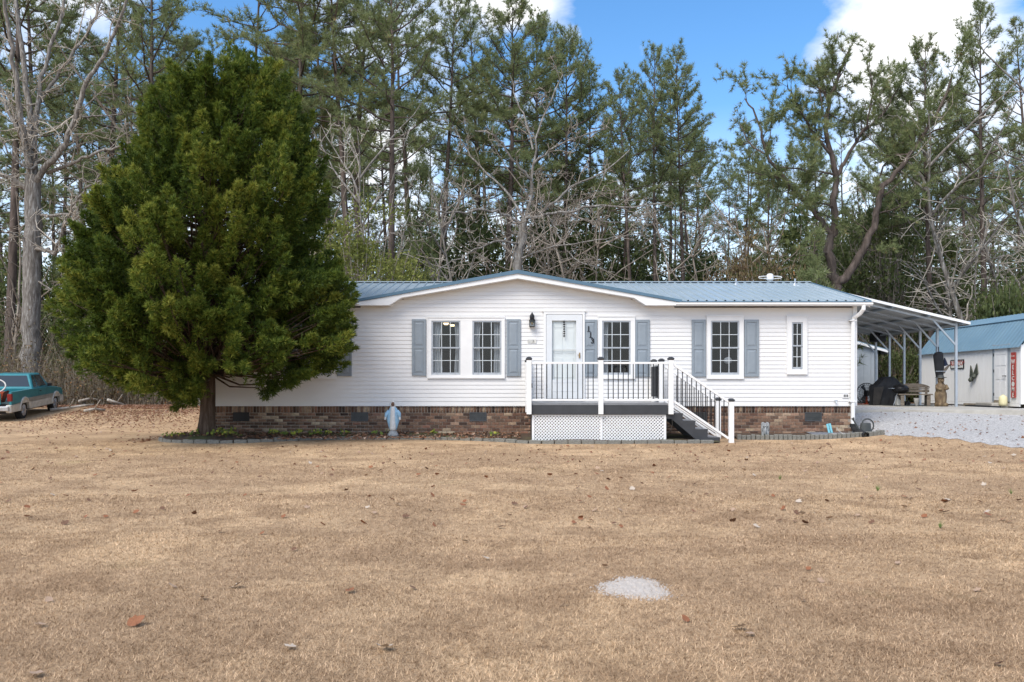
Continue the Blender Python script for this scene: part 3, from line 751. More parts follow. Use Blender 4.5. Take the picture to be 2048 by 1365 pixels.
# roof
def ribbed(xa, xb, ystart, yend, zfun, step=.2286, rib=.03):
    """profile across x, running along y from ystart(x) to yend(x)"""
    xs = []; hs = []
    n0 = math.ceil(xa / step); x = n0 * step
    xs.append(xa); hs.append(0)
    while x < xb:
        for dx, h in ((-.028, 0), (-.012, rib), (.012, rib), (.028, 0)):
            if xa < x + dx < xb: xs.append(x + dx); hs.append(h)
        x += step
    xs.append(xb); hs.append(0)
    return xs, hs
def roof_panel(xa, xb, front):
    xs, hs = ribbed(xa, xb, None, None, None); mb = MB(); vs = []
    n = len(xs)
    for k in (0, 1):
        for x, h in zip(xs, hs):
            if front:
                ys = EY
                zd = dormer_z(x)
                if zd > EZ: ys = EY + (zd - EZ) / SL + .02
                y = ys if k == 0 else RY
            else: y = 2 * RY - EY + .0 if k == 0 else RY
            z = EZ + SL * ((y - EY) if front else (2 * RY - EY - y)) + h
            vs.append((x, y, z))
    fs = [(i, i + 1, n + i + 1, n + i) for i in range(n - 1)]
    mb.add(vs, fs); return mb.build('roof_panel', M['roof'], house)
RX0, RX1 = PX(398, 21.5) - .2, PX(1741, 21.5)
xx = RX0
while xx < RX1 - .01:
    xe = min(xx + .9144, RX1); roof_panel(xx, xe, True); roof_panel(xx, xe, False); xx = xe
MB().add([(RX0 - .02, RY - .14, RZ - .14 * SL + .035), (RX1 + .02, RY - .14, RZ - .14 * SL + .035), (RX1 + .02, RY, RZ + .045), (RX0 - .02, RY, RZ + .045),
          (RX0 - .02, RY + .14, RZ - .14 * SL + .035), (RX1 + .02, RY + .14, RZ - .14 * SL + .035)], [(0,1,2,3), (3,2,5,4)]).build('ridge_cap', M['roof'], house)
for xr, sg in ((RX0, -1), (RX1, 1)):
    for k in (0, 1):
        a = Vector((xr, EY if k == 0 else 2 * RY - EY, EZ + .004)); b = Vector((xr, RY, RZ + .004))
        MB().bar(a + Vector((sg * .006, 0, -.02)), b + Vector((sg * .006, 0, -.02)), .035, .075).build('rake_trim', M['trimblue'], house)
        MB().bar(a + Vector((-sg * .02, 0, -.105)), b + Vector((-sg * .02, 0, -.105)), .03, .10).build('rake_board', M['white'], house)
# eave: drip edge, gutter, soffit (left and right of the gable)
XL, XR = XC - DHW + .14, XC + DHW - .14
for a, b in ((RX0, XL), (XR, RX1 + .03)):
    MB().box(a, b, EY - .012, EY + .03, EZ - .035, EZ - .006).build('drip_edge', M['trimblue'], house)
    g0, g1 = EZ - .115, EZ - .036
    MB().prism([(EY + .0, g0), (EY - .075, g0), (EY - .095, g0 + .03), (EY - .085, g1 - .012), (EY - .098, g1), (EY - .088, g1), (EY - .076, g1 - .014), (EY - .086, g0 + .03), (EY - .07, g0 + .008), (EY - .004, g0 + .008), (EY - .004, g1), (EY, g1)], a, b)
    gm = MB(); prof = [(EY + .0, g0), (EY - .075, g0), (EY - .1, g0 + .035), (EY - .092, g1 - .014), (EY - .106, g1), (EY + .0, g1)]
    n = len(prof); gm.add([(a, y, z) for y, z in prof] + [(b, y, z) for y, z in prof], [tuple(range(n)), tuple(range(2*n-1, n-1, -1))] + [(i, (i+1) % n, (i+1) % n + n, i + n) for i in range(n)])
    gm.build('gutter', M['white'], house)
    MB().box(a + .02, b - .03, EY + .002, HY - .016, EZ - .105, EZ - .085).build('soffit', M['white'], house)
# gable over the entrance
def dpt(px, py): return (PX(px, 21.48), PZ(py, 21.48))
DY = 21.48
for sg in (-1, 1):
    def m(px): return 1035 + sg * (px - 1035)
    pts = [dpt(m(1035), 547), dpt(m(1352), 604), dpt(m(1352), 611), dpt(m(1292), 611), dpt(m(1268), 596), dpt(m(1035), 557)]
    MB().prism(pts, DY, DY + .03).build('gable_fascia', M['white'], house)
    # soffit behind the fascia
    sb = MB()
    low = pts[2:]
    for (xa, za), (xb, zb2) in zip(low[:-1], low[1:]): sb.quad((xa, DY + .03, za + .002), (xb, DY + .03, zb2 + .002), (xb, HY - .002, zb2 + .002), (xa, HY - .002, za + .002))
    sb.build('gable_soffit', M['white'], house)
    tp = [dpt(m(1035), 540), dpt(m(1364), 600), dpt(m(1362), 605), dpt(m(1035), 547.5)]
    MB().prism(tp, DY - .03, DY + .02).build('gable_trim', M['trimblue'], house)
    # the two gable roof planes run back into the main roof
    rp = MB(); n = 18; vs = []
    for i in range(n + 1):
        x = XC + sg * DHW * i / n; z = dormer_z(x); vs.append((x, DY - .028, z + .012)); vs.append((x, EY + (z - EZ) / SL + .06, z + .012))
    rp.add(vs, [(2*i, 2*i+2, 2*i+3, 2*i+1) for i in range(n)]); rp.build('gable_roof', M['roof'], house)
# small roof fittings
for p, q in ((1472, 573), (1590, 571)):
    y = 25.2; x = PX(p, y); z = EZ + SL * (y - EY)
    MB().loft([(x, y, z - .02, .075, .075), (x, y, z + .05, .05, .05), (x, y, z + .06, .025, .025), (x, y, z + .19, .025, .025)], 10).build('vent_pipe', M['steel'], house)
y = 27.0; x = PX(1540, y); z0 = EZ + SL * (2 * RY - EY - y)
ant = empty('tv_antenna', (x, y, z0), 'small white television antenna standing behind the roof ridge', 'antenna')
AZ = .13
MB().tube([(x, y, z0 - .02), (x, y, 4.62 + AZ)], .025, 8).build('mast', M['white'], ant)
MB().loft([(x, y, 4.50 + AZ, .08, .08), (x, y, 4.54 + AZ, .11, .11), (x, y, 4.68 + AZ, .10, .10), (x, y, 4.71 + AZ, .06, .06)], 14).build('housing', M['white'], ant)
for sg in (-1, 1):
    MB().tube([(x + sg*.08, y, 4.55 + AZ), (x + sg*.34, y - .02, 4.575 + AZ), (x + sg*.36, y - .02, 4.60 + AZ), (x + sg*.34, y - .02, 4.62 + AZ), (x + sg*.08, y, 4.64 + AZ)], .012, 6).build('loop_arm', M['white'], ant)
MB().bar((x - .28, y - .12, 4.55 + AZ), (x + .28, y + .1, 4.66 + AZ), .015, .015).build('cross_arm', M['steel'], ant)
# downspout at the right corner
dx = fx(1703); ds = MB()
ds.tube([(fx(1716), EY - .045, EZ - .1), (fx(1716), EY - .045, EZ - .2), (fx(1713), EY + .06, EZ - .30), (fx(1704.5), HY - .09, EZ - .40), (fx(1703.5), HY - .09, EZ - .5), (dx, HY - .09, 2.0), (dx, HY - .09, .33)], .052, 8)
dsp = ds.build('downspout', M['white'], house)
for q in (642, 803): MB().box(dx - .09, dx + .075, HY - .15, HY - .02, fz(q) - .012, fz(q) + .012).build('strap', M['white'], dsp)

# ------------------------------------------------------------------ porch
DYF = 19.95
def qx(p): return PX(p, DYF)
def qz(p): return PZ(p, DYF)
porch = empty('front_porch', (qx(1200), DYF + .9, .04), 'raised front porch with white railing, lattice skirt and side steps', 'porch')
PXL, PXR = qx(1061), qx(1336); DZ = qz(807.5)
nb = 13
for i in range(nb):      # boards run along the house front
    y0 = DYF + .02 + i * (HY - .04 - DYF - .02) / nb
    MB().box(PXL - .03, PXR + .02, y0, y0 + (HY - .04 - DYF - .02) / nb - .006, DZ - .032, DZ + random.uniform(-.001, .001)).build('deck_board', M['decking'], porch)
MB().box(PXL, PXR, DYF + .001, DYF + .04, qz(829), DZ - .034).build('rim_board', M['deckgrey'], porch)
for x in (PXL, PXR - .04): MB().box(x, x + .04, DYF + .045, HY - .05, qz(829), DZ - .034).build('rim_board', M['deckgrey'], porch)
def post(x, y, z0, z1, r=.056):
    o = MB().box(x - r, x + r, y - r, y + r, z0, z1 - .05).build('post', M['vinylpost'], porch, bevel=.004)
    c = MB(); a, b = r + .016, r * .55
    c.add([(x-a,y-a,z1-.052),(x+a,y-a,z1-.052),(x+a,y+a,z1-.052),(x-a,y+a,z1-.052),(x-a*.86,y-a*.86,z1-.075),(x+a*.86,y-a*.86,z1-.075),(x+a*.86,y+a*.86,z1-.075),(x-a*.86,y+a*.86,z1-.075),
           (x-a,y-a,z1-.035),(x+a,y-a,z1-.035),(x+a,y+a,z1-.035),(x-a,y+a,z1-.035),(x-b,y-b,z1),(x+b,y-b,z1),(x+b,y+b,z1),(x-b,y+b,z1)],
          [(4,5,1,0),(5,6,2,1),(6,7,3,2),(7,4,0,3),(7,6,5,4),(0,1,9,8),(1,2,10,9),(2,3,11,10),(3,0,8,11),(8,9,13,12),(9,10,14,13),(10,11,15,14),(11,8,12,15),(12,13,14,15)])
    c.build('post_cap', M['deckgrey'], o); return o
PT = qz(714)
xl, xm, xr = qx(1058), qx(1201.5), qx(1341.5)
yf = DYF - .005; yb2 = 21.2; yw = HY - .09
for x in (xl, xm, xr): post(x, yf, qz(829), PT)
post(xl, yw, DZ - .25, PT); post(xr - .0, yb2, DZ, PT); post(xr - .10, yw, DZ, PT)
def rail(a, b, zt, zb_, nbal=None, spacing=.119, slope=0, rt=.045, rw=.06):
    a = Vector(a); b = Vector(b); d = b - a
    def P(t, z): return Vector((a.x + d.x * t, a.y + d.y * t, z + slope * t))
    MB().bar(P(0, zt), P(1, zt), rw, rt).build('top_rail', M['vinylpost'], porch, bevel=.004)
    MB().bar(P(0, zb_), P(1, zb_), rw * .8, rt).build('bottom_rail', M['vinylpost'], porch, bevel=.004)
    L = Vector((d.x, d.y, 0)).length; n = nbal or max(1, round(L / spacing) - 1)
    for i in range(n):
        t = (i + 1) / (n + 1); p = P(t, 0)
        MB().box(p.x - .0095, p.x + .0095, p.y - .0095, p.y + .0095, zb_ + slope * t + .01, zt + slope * t - .01).build('baluster', M['black'], porch)
RT, RB = qz(726.5), qz(800.5)
rail((xl + .056, yf, 0), (xm - .056, yf, 0), RT, RB, 12); rail((xm + .056, yf, 0), (xr - .056, yf, 0), RT, RB, 12)
rail((xl, yf + .056, 0), (xl, yw - .056, 0), RT, RB, 14)
rail((xr - .01, yb2 + .056, 0), (xr - .09, yw - .056, 0), RT, RB, 3)
MB().box(xr - .19, xr - .03, yw - .16, yw - .14, RB + .06, RT - .05).build('gate_panel', M['deckgrey'], porch)
MB().box(xl + .058, xl + .075, yf - .062, yf - .05, qz(776), qz(767)).build('latch', M['black'], porch)
MB().box(qx(1059), qx(1071), DYF - .07, DYF - .055, qz(776.5), qz(767)).box(qx(1064), qx(1066), DYF - .075, DYF - .01, qz(776), qz(768))
# lattice skirt
def lattice(xa, xb, za, zb_, y):
    mb = MB(); pitch = .0755; w = .0265
    for dirn, yy in ((1, y), (-1, y + .009)):
        c = -3.0
        lo, hi = -(zb_ - za), (xb - xa)
        s_ = lo
        while s_ < hi + (zb_ - za):
            # centre line: x = xa + s + t, z = za + t  (or mirrored)
            t0, t1 = max(0, -s_), min(zb_ - za, (xb - xa) - s_)
            if t1 - t0 > .02:
                p0 = (xa + s_ + t0, za + t0); p1 = (xa + s_ + t1, za + t1)
                if dirn < 0: p0 = (xa + xb - p0[0], p0[1]); p1 = (xa + xb - p1[0], p1[1])
                mb.bar((p0[0], yy, p0[1]), (p1[0], yy, p1[1]), .008, w, up=(0, 0, 1))
            s_ += pitch
    return mb
LZ0, LZ1 = .05, qz(830)
la, lb_ = qx(1064), qx(1333); lm = qx(1203)
for a, b in ((la + .04, lm - .022), (lm + .022, lb_ - .04)): lattice(a, b, LZ0 + .03, LZ1 - .01, DYF + .06).build('lattice_panel', M['vinylpost'], porch)
for a, b in ((la, la + .05), (lm - .025, lm + .025), (lb_ - .05, lb_)): MB().box(a, b, DYF + .042, DYF + .078, LZ0 - .02, LZ1).build('lattice_frame', M['vinylpost'], porch)
for a, b in ((LZ0 - .018, LZ0 + .03), (LZ1 - .025, LZ1 - .001)):
    MB().box(la + .05, lm - .025, DYF + .044, DYF + .076, a, b).box(lm + .025, lb_ - .05, DYF + .044, DYF + .076, a, b).build('lattice_frame', M['vinylpost'], porch)
for xs_ in (la, lb_ - .03): MB().box(xs_, xs_ + .03, DYF + .08, HY - .02, .05, LZ1).build('side_skirt', M['deckgrey'], porch)
# steps down to the right
tops = [(qx(1366), qz(827)), (qx(1391), qz(842)), (qx(1416), qz(859)), (qx(1440.5), qz(875.5))]
x_prev = PXR
poly = [(PXR - .02, qz(827))]
for i, (x, z) in enumerate(tops):
    poly.append((x, z))
    if i < 3: poly.append((x, tops[i + 1][1]))
gx_end = tops[-1][0]
poly += [(gx_end, .045), (qx(1402), .045), (PXR + .08, qz(838)), (PXR - .02, qz(838))]
for y in (DYF + .03, yb2 + .0):
    MB().prism(poly, y, y + .04).build('stringer', M['deckgrey'], porch)
px_ = PXR + .005
for i, (x, z) in enumerate(tops):
    MB().box(px_ - .02, x + .02, DYF + .075, yb2 - .005, z - .036, z - .001).build('tread', M['decking'], porch)
    px_ = x
xe = qx(1462); xe2 = xe
post(xe, DYF - .01, .04, qz(797)); post(xe2, yb2, .04, qz(797))
sl = qz(798) - .035 - RT
for y in (DYF - .005, yb2):
    rail((xr + .056, y, 0), (xe - .056, y, 0), RT - .03, RB - .02, 11, slope=(qz(800) - .05) - (RT - .03), rt=.05)
    MB().bar((xr + .056, y + .03, RB - .09), (xe - .22, y + .03, qz(872)), .04, .035).build('skirt_rail', M['vinylpost'], porch)
# pale hose under the steps
MB().tube([(qx(1335) + .06, 20.6, .26), (qx(1340) + .1, 20.6, .28), (qx(1350) + .05, 20.55, .45), (qx(1352) + .02, 20.6, .75)], .008, 6).thing('hose', M['slab'], 'thin pale hose hanging under the porch steps', 'hose')

# ------------------------------------------------------------------ planting bed and edging
def path_pts(lst): return [Vector((PX(p, y), y, 0)) for p, y in lst]
left_path = path_pts([(352, 21.3), (330, 20.9), (318, 20.5), (332, 20.1), (380, 19.9), (450, 19.82), (500, 19.95), (560, 20.35), (620, 20.7), (720, 20.95), (820, 20.93), (900, 20.72), (980, 20.35), (1055, 19.84), (1130, 19.76), (1250, 19.76), (1380, 19.76), (1450, 19.78)])
right_path = path_pts([(1474, 20.86), (1560, 20.8), (1640, 20.82), (1700, 20.84), (1740, 20.86), (1772, 20.95)])
def resample(pts, step):
    out = [pts[0].copy()]; acc = 0
    for a, b in zip(pts[:-1], pts[1:]):
        d = (b - a).length; t = step - acc
        while t <= d: out.append(a.lerp(b, t / d)); t += step
        acc = d - (t - step)
    return out
def bed_z(x, y): return .135 + .055 * float(smooth(20.4, 21.8, y)) + .10 * math.exp(-((x + 7.15) ** 2 + (y - 20.5) ** 2) / .9) + .012 * math.sin(x * 3.1) * math.sin(y * 4)
def bed_sheet(name, pts, label, mat, yback):
    n = 8; V = []; Fc = []
    for p in pts:
        bx = min(max(p.x, HX0 - .4), HX1 + .3)
        for j in range(n + 1):
            t = j / n; x = p.x * (1 - t) + (p.x if p.x > HX0 - .2 else -7.9) * t; y = p.y * (1 - t) + yback * t
            V.append((x, y, bed_z(x, y) if j else .10))
    m = n + 1
    for i in range(len(pts) - 1):
        for j in range(n): Fc.append((i*m+j, (i+1)*m+j, (i+1)*m+j+1, i*m+j+1))
    return tag(link(name, np_mesh(name, V, Fc, mat, True)), label, kind='structure')
bed_sheet('garden_bed', resample(left_path, .15)[1:], 'dark planting bed along the left of the house front', M['soil'], HY + .08)
bed_sheet('garden_bed', resample(right_path, .15), 'mossy strip of bed right of the porch steps', M['soil'], HY + .08)
pg = []
x0g, x1g = PX(1620, 21.4), PX(1768, 21.1)
sheet('pea_gravel', np.arange(x0g, x1g, .1), np.arange(20.92, HY + .05, .1), lambda x, y: np.vectorize(bed_z)(x, y) + .018 + .006 * np.sin(x * 17) * np.sin(y * 15), plain('dark_pea_gravel', (.17, .18, .20), .9, 0, .7, 40, .8), 'dark bluish gravel around the downspout')
def edging(name, pts, L, h, label):
    e = empty(name, (pts[0].x, pts[0].y, .05), label, 'edging')
    q = resample(pts, L)
    base = MB().box(-.5, .5, -.5, .5, 0, 1).mesh('edging_stone', M['stone'], bevel=.09)
    for a, b in zip(q[:-1], q[1:]):
        m = (a + b) / 2; ang = math.atan2(b.y - a.y, b.x - a.x)
        o = link('edging_stone', base, e, Vector((m.x, m.y, float(gz(m.x, m.y)) - .03)) - Vector(e.location))
        o.scale = ((L - .012) * random.uniform(.93, 1.0), .10 * random.uniform(.85, 1.15), h + .03 + random.uniform(-.012, .012)); o.rotation_euler = (random.uniform(-.05, .05), random.uniform(-.04, .04), ang + random.uniform(-.06, .06))
edging('stone_edging', left_path, .30, .075, 'low grey stone edging curving from the cedar to the porch')
edging('stone_edging', right_path, .108, .115, 'row of small upright grey stones right of the porch steps')

# ------------------------------------------------------------------ garden things
def on(px, y): 
    x = PX(px, y); return x, y, bed_z(x, y)
# robed statue
x, y, z = on(786, 21.1); z -= .01
st = empty('garden_statue', (x, y, z), 'pale blue and white statue of a robed woman with lowered open hands', 'statue')
def SB(): return MB()
k = .87 / 100
base = MB().loft([(x, y, z, .135, .12), (x, y, z + .04, .135, .12), (x, y, z + .10, .105, .095), (x, y, z + .14, .07, .065), (x, y, z + .155, .05, .05)], 16); base.build('globe_base', M['headstone'], st, smooth_shade=True)
mantle = [(.15, .085, .06), (.22, .105, .07), (.32, .135, .085), (.40, .165, .09), (.455, .178, .085), (.50, .172, .085), (.56, .145, .085), (.62, .115, .08), (.68, .09, .075), (.715, .06, .055)]
MB().loft([(x + (.0 if h < .4 else .0), y + .02, z + h, rx, ry) for h, rx, ry in mantle], 20).build('mantle', M['robe'], st, smooth_shade=True)
MB().loft([(x, y - .035, z + h, rx, ry) for h, rx, ry in ((.14, .075, .055), (.2, .075, .06), (.32, .07, .065), (.45, .068, .065), (.55, .06, .065), (.62, .058, .062), (.69, .045, .05), (.72, .035, .035))], 16).build('gown', M['gown'], st, smooth_shade=True)
for sg in (-1, 1):
    MB().tube([(x + sg*.10, y, z + .62), (x + sg*.15, y - .02, z + .54), (x + sg*.165, y - .06, z + .46)], [.04, .05, .035], 10).build('sleeve', M['robe'], st, smooth_shade=True)
    h_ = MB(); bx, by, bz = x + sg*.175, y - .075, z + .455
    h_.ball((bx, by, bz), (.022, .014, .026), 8, 6)
    for f_ in range(4): h_.tube([(bx + (f_ - 1.5)*.009, by, bz - .015), (bx + sg*.006 + (f_ - 1.5)*.011, by - .01, bz - .05 - .006*(f_ in (1, 2)))], [.006, .004], 5)
    h_.tube([(bx + sg*-.015, by, bz), (bx - sg*.03, by - .008, bz - .025)], [.006, .004], 5)
    h_.build('hand', M['gown'], st)
MB().ball((x, y - .02, z + .775), (.043, .048, .060), 14, 10).tube([(x, y - .01, z + .70), (x, y - .015, z + .745)], .03, 10).build('head', M['face'], st, smooth_shade=True)
fa = MB(); fa.ball((x, y - .068, z + .772), (.008, .01, .014), 6, 5)
for sg in (-1, 1): fa.ball((x + sg*.017, y - .062, z + .784), (.008, .004, .005), 6, 5)
fa.box(x - .012, x + .012, y - .068, y - .06, z + .750, z + .754); fa.build('face', M['face'], st)
MB().loft([(x, y + .012, z + .68, .075, .05), (x, y + .012, z + .74, .058, .05), (x, y + .012, z + .79, .058, .055), (x, y + .008, z + .83, .045, .045), (x, y + .005, z + .85, .015, .015)], 16).build('veil', M['gown'], st, smooth_shade=True)
MB().tube([(x - .03, y + .01, z + .83), (x - .075, y + .01, z + .80), (x - .085, y + .01, z + .76), (x - .07, y + .01, z + .73)], .004, 5).build('wire_halo', M['steel'], st)

# little headstone shaped garden stone
x, y, z = on(1531, 21.15); z = .1
gs = empty('garden_stone', (x, y, z), 'grey angel relief stone leaning against the brick base', 'garden stone')
prof = [(-.085, 0), (.085, 0), (.10, .28), (.095, .36), (.06, .395), (.02, .375), (0, .36), (-.02, .375), (-.06, .395), (-.095, .36), (-.10, .28)]
m_ = MB().prism([(x + a, z + b) for a, b in prof], y, y + .05); m_.build('slab', M['headstone'], gs, bevel=.008)
rl = MB()
rl.ball((x, y - .004, z + .30), (.022, .014, .026), 10, 7); rl.tube([(x, y - .004, z + .27), (x - .01, y - .004, z + .18), (x, y - .004, z + .08)], [.02, .03, .045], 8)
for sg in (-1, 1): rl.tube([(x + sg*.02, y - .002, z + .25), (x + sg*.06, y - .004, z + .32), (x + sg*.078, y - .002, z + .25), (x + sg*.07, y, z + .17)], [.012, .02, .016, .006], 8)
rl.build('angel_relief', M['headstone'], gs, smooth_shade=True)
# turquoise number board
x, y, z = on(1662, 21.55); z -= .02
tb = empty('number_board', (x, y, z), 'small turquoise board with 113 leaning on the brick base', 'sign')
bm_ = MB().box(x - .055, x + .055, y, y + .018, z, z + .27).build('board', M['turq'], tb)
for i, c_ in enumerate('113'): text(c_, .10, M['black'], tb, (x, y - .002, z + .215 - i * .08), 'digit', roll=0)
tb.rotation_euler = (math.radians(-9), math.radians(-10), 0)
MB().tube([(x + .12, 21.5, z + .18), (x + .15, 21.45, z + .09), (x + .23, 21.4, z + .03), (x + .33, 21.4, z + .022)], .009, 6).thing('hose', M['slab'], 'short pale hose end lying by the turquoise board', 'hose')
x, y, z = on(1682, 21.15)
MB().prism([(x - .22, z - .01), (x + .24, z - .01), (x + .22, z + .045), (x - .18, z + .045)], y - .12, y + .14).thing('stepping_slab', M['slab'], 'flat pale slab lying on dark gravel by the downspout', 'slab', bevel=.01)
# corrugated drain pipe
pts = [Vector((dx, HY - .09, .40)), Vector((dx + .01, HY - .12, .32)), Vector((dx + .0, HY - .26, .27)), Vector((dx - .04, HY - .50, .255)), Vector((dx - .07, HY - .75, .25)), Vector((dx - .09, HY - 1.06, .20))]
q = resample(pts, .018); rads = [.068 if i % 2 else .056 for i in range(len(q))]
dp = empty('drain_pipe', (dx, HY - .4, .12), 'black corrugated drain pipe under the white downspout', 'pipe')
MB().tube(q, rads, 12, cap=False).build('corrugated_tube', M['rubber'], dp)
MB().tube([(dx, HY - .09, .43), (dx, HY - .09, .345)], .078, 12).build('connector', M['rubber'], dp)
MB().tube([q[-3], q[-1] + Vector((.012, -.045, -.002))], .078, 14, cap=False).build('end_collar', M['rubber'], dp)
# watering can
x, y = PX(1731, 21.2), 21.2; z = bed_z(x, y) + .02
wc = empty('watering_can', (x, y, z), 'dark grey plastic watering can beside the black drain pipe', 'watering can')
MB().loft([(x, y, z, .125, .10), (x, y, z + .03, .13, .105), (x, y, z + .20, .11, .09), (x, y, z + .225, .105, .085), (x, y, z + .23, .09, .07)], 20).build('can_body', M['plastic_grey'], wc, smooth_shade=False)
hp = [(x - .06, y, z + .22)] + [(x + .04 + .135 * math.cos(math.radians(a)), y, z + .18 + .13 * math.sin(math.radians(a))) for a in range(140, -50, -15)] + [(x + .12, y, z + .06)]
MB().tube(hp, .016, 8).build('handle', M['plastic_grey'], wc); wc.scale = (1.12, 1.12, 1.22)
MB().tube([(x - .11, y, z + .06), (x - .17, y - .01, z + .12), (x - .26, y - .02, z + .28)], [.03, .022, .016], 8).tube([(x - .26, y - .02, z + .28), (x - .285, y - .025, z + .325)], [.018, .035], 10).build('spout', M['plastic_grey'], wc)
x, y, z = PX(1768, 20.95), 20.95, .12
MB().tube([(x - .42, y + .45, z + .06), (x - .2, y + .25, z + .03), (x + .02, y + .0, z + .01), (x + .1, y - .12, z + .01)], [.045, .06, .065, .04], 9).thing('log', M['oldwood'], 'short weathered log at the right end of the bed', 'log', smooth_shade=True)

# ------------------------------------------------------------------ carport
cp = empty('carport', (11.8, 31, PADZ), 'grey metal lean-to carport beside the house', 'carport')
CX0, CX1, CY0, CY1 = 9.15, 14.38, 27.45, 34.25
def cz(x): return 3.345 + .235 * (14.35 - x)
npan = 8
for i in range(npan):
    ya = CY0 + (CY1 - CY0) * i / npan; yb = CY0 + (CY1 - CY0) * (i + 1) / npan
    mb = MB(); xs_ = []
    prof = []; yy = ya
    while yy < yb - .01:
        prof += [(yy, 0), (yy + .10, 0), (yy + .12, .02), (yy + .15, .02), (yy + .17, 0)]; yy += .2125
    prof.append((yb, 0)); prof = [(min(a, yb), b) for a, b in prof]
    n = len(prof); vs = [(CX0, a, cz(CX0) + b) for a, b in prof] + [(CX1, a, cz(CX1) + b) for a, b in prof]
    mb.add(vs, [(j, j + 1, n + j + 1, n + j) for j in range(n - 1)]); mb.build('roof_panel', M['galv'], cp)
MB().prism([(CX0, cz(CX0) - .03), (CX1 + .03, cz(CX1 + .03) - .03), (CX1 + .03, cz(CX1 + .03) + .05), (CX0, cz(CX0) + .05)], CY0 - .03, CY0 - .004).build('front_fascia', M['white'], cp)
MB().box(CX1 + .005, CX1 + .03, CY0, CY1, cz(CX1) - .06, cz(CX1) + .04).build('side_fascia', M['galv'], cp)
for xp_ in (9.6, 10.8, 12.0, 13.15, 14.2): MB().bar((xp_, CY0 + .03, cz(xp_) - .045), (xp_, CY1 - .03, cz(xp_) - .045), .06, .06).build('purlin', M['shutter'], cp)
for i in range(6):
    y = 27.7 + 1.22 * i
    MB().box(14.06, 14.13, y - .035, y + .035, PADZ - .005, cz(14.1) - .02).build('post', M['steel'], cp)
    MB().bar((9.3, y, cz(9.3) - .10), (14.1, y, cz(14.1) - .10), .055, .055).build('rafter', M['steel'], cp)
    MB().bar((14.07, y, 2.68), (13.35, y, cz(13.35) - .10), .04, .05).build('brace', M['steel'], cp)
MB().box(14.065, 14.125, 27.75, 33.75, cz(14.1) - .12, cz(14.1) - .07).build('side_beam', M['steel'], cp)
for i in range(3): MB().box(9.2, 9.27, 27.7 + 3 * i - .035, 27.7 + 3 * i + .035, PADZ - .01, cz(9.25) - .08).build('post', M['steel'], cp)
# dark box hung under the roof
w = at(1757, 674, 33.6)
hb = MB(); hb.box(w.x - .26, w.x + .2, w.y - .25, w.y + .25, w.z - .20, w.z + .14)
hb.tube([(w.x, w.y, w.z + .13), (w.x, w.y, cz(w.x) - .02)], .02, 6)
hb.thing('hanging_box', M['cover'], 'black box hanging under the far end of the carport roof', 'box', bevel=.03)

# floor fan
x, y = PX(1733, 31.3), 31.3; z = PADZ
fan = empty('floor_fan', (x, y, z), 'round black floor fan standing by the covered grill', 'fan'); r = .36; zc_ = z + r + .04
fr = MB(); ring = [(x + r * math.cos(a), y, zc_ + r * math.sin(a)) for a in np.linspace(0, 2 * math.pi, 33)]; fr.tube(ring, .016, 6, cap=False)
for dy, rr in ((-.09, .30), (-.10, .2), (-.10, .1), (.09, .3), (.1, .2)): fr.tube([(x + rr * math.cos(a), y + dy, zc_ + rr * math.sin(a)) for a in np.linspace(0, 2 * math.pi, 25)], .005, 4, cap=False)
for a in np.linspace(0, 2 * math.pi, 28, endpoint=False):
    for sg in (-1, 1): fr.tube([(x + .05 * math.cos(a), y + sg*.11, zc_ + .05 * math.sin(a)), (x + r * math.cos(a), y + sg*.01, zc_ + r * math.sin(a))], .004, 4)
fr.build('guard', M['black'], fan)
bl = MB()
for i in range(3):
    a = i * 2.094; c_, s_ = math.cos(a), math.sin(a)
    bl.add([(x + .05*c_, y - .03, zc_ + .05*s_), (x + .3*c_ - .10*s_, y - .04, zc_ + .3*s_ + .10*c_), (x + .32*c_ + .08*s_, y + .03, zc_ + .32*s_ - .08*c_), (x + .06*c_ + .05*s_, y + .02, zc_ + .06*s_ - .05*c_)], [(0,1,2,3)])
bl.build('blades', M['plastic_grey'], fan)
MB().loft([(x, y, zc_ - .1, .09, .12), (x, y, zc_ + .1, .09, .12)], 12).build('motor', M['black'], fan)
MB().box(x - .25, x + .25, y - .2, y + .2, z, z + .03).box(x - .03, x + .03, y - .03, y + .03, z + .03, zc_ - .08).build('stand', M['orange'], fan)
# grill under a cover
x, y = PX(1772, 30.2), 30.2; z = PADZ
gc = empty('covered_grill', (x, y, z), 'large grill under a draped black cover', 'grill')
secs = []
hh = [(0, .56, .33), (.08, .545, .325), (.3, .53, .31), (.55, .54, .30), (.66, .53, .29), (.72, .46, .27), (.82, .36, .24), (.93, .26, .17), (.97, .12, .08)]
vs = []; n = 36
for h_, rx, ry in hh:
    for k in range(n):
        a = 2 * math.pi * k / n; ca, sa = math.cos(a), math.sin(a)
        sq = 1 / max(abs(ca), abs(sa)) ; sq = .55 * sq + .45
        wr = 1 + .035 * math.sin(9 * a + h_ * 4) * (1 - h_ * .6) + .02 * math.sin(17 * a + 3 * h_)
        vs.append((x + rx * ca * min(sq, 1.25) * wr + (.06 if h_ > .7 else 0), y + ry * sa * min(sq, 1.25) * wr, z + h_ + .02 * math.sin(3 * a + 1) * (h_ > .5)))
fs = [(i*n+k, i*n+(k+1) % n, (i+1)*n+(k+1) % n, (i+1)*n+k) for i in range(len(hh) - 1) for k in range(n)] + [tuple((len(hh)-1)*n + k for k in range(n))]
MB().add(vs, fs).build('cover', M['cover'], gc)
MB().prism([(x - .62, z + .02), (x - .40, z + .02), (x - .24, z + .64), (x - .57, z + .60)], y - .40, y - .375).build('cover_flap', M['coverbrown'], gc)
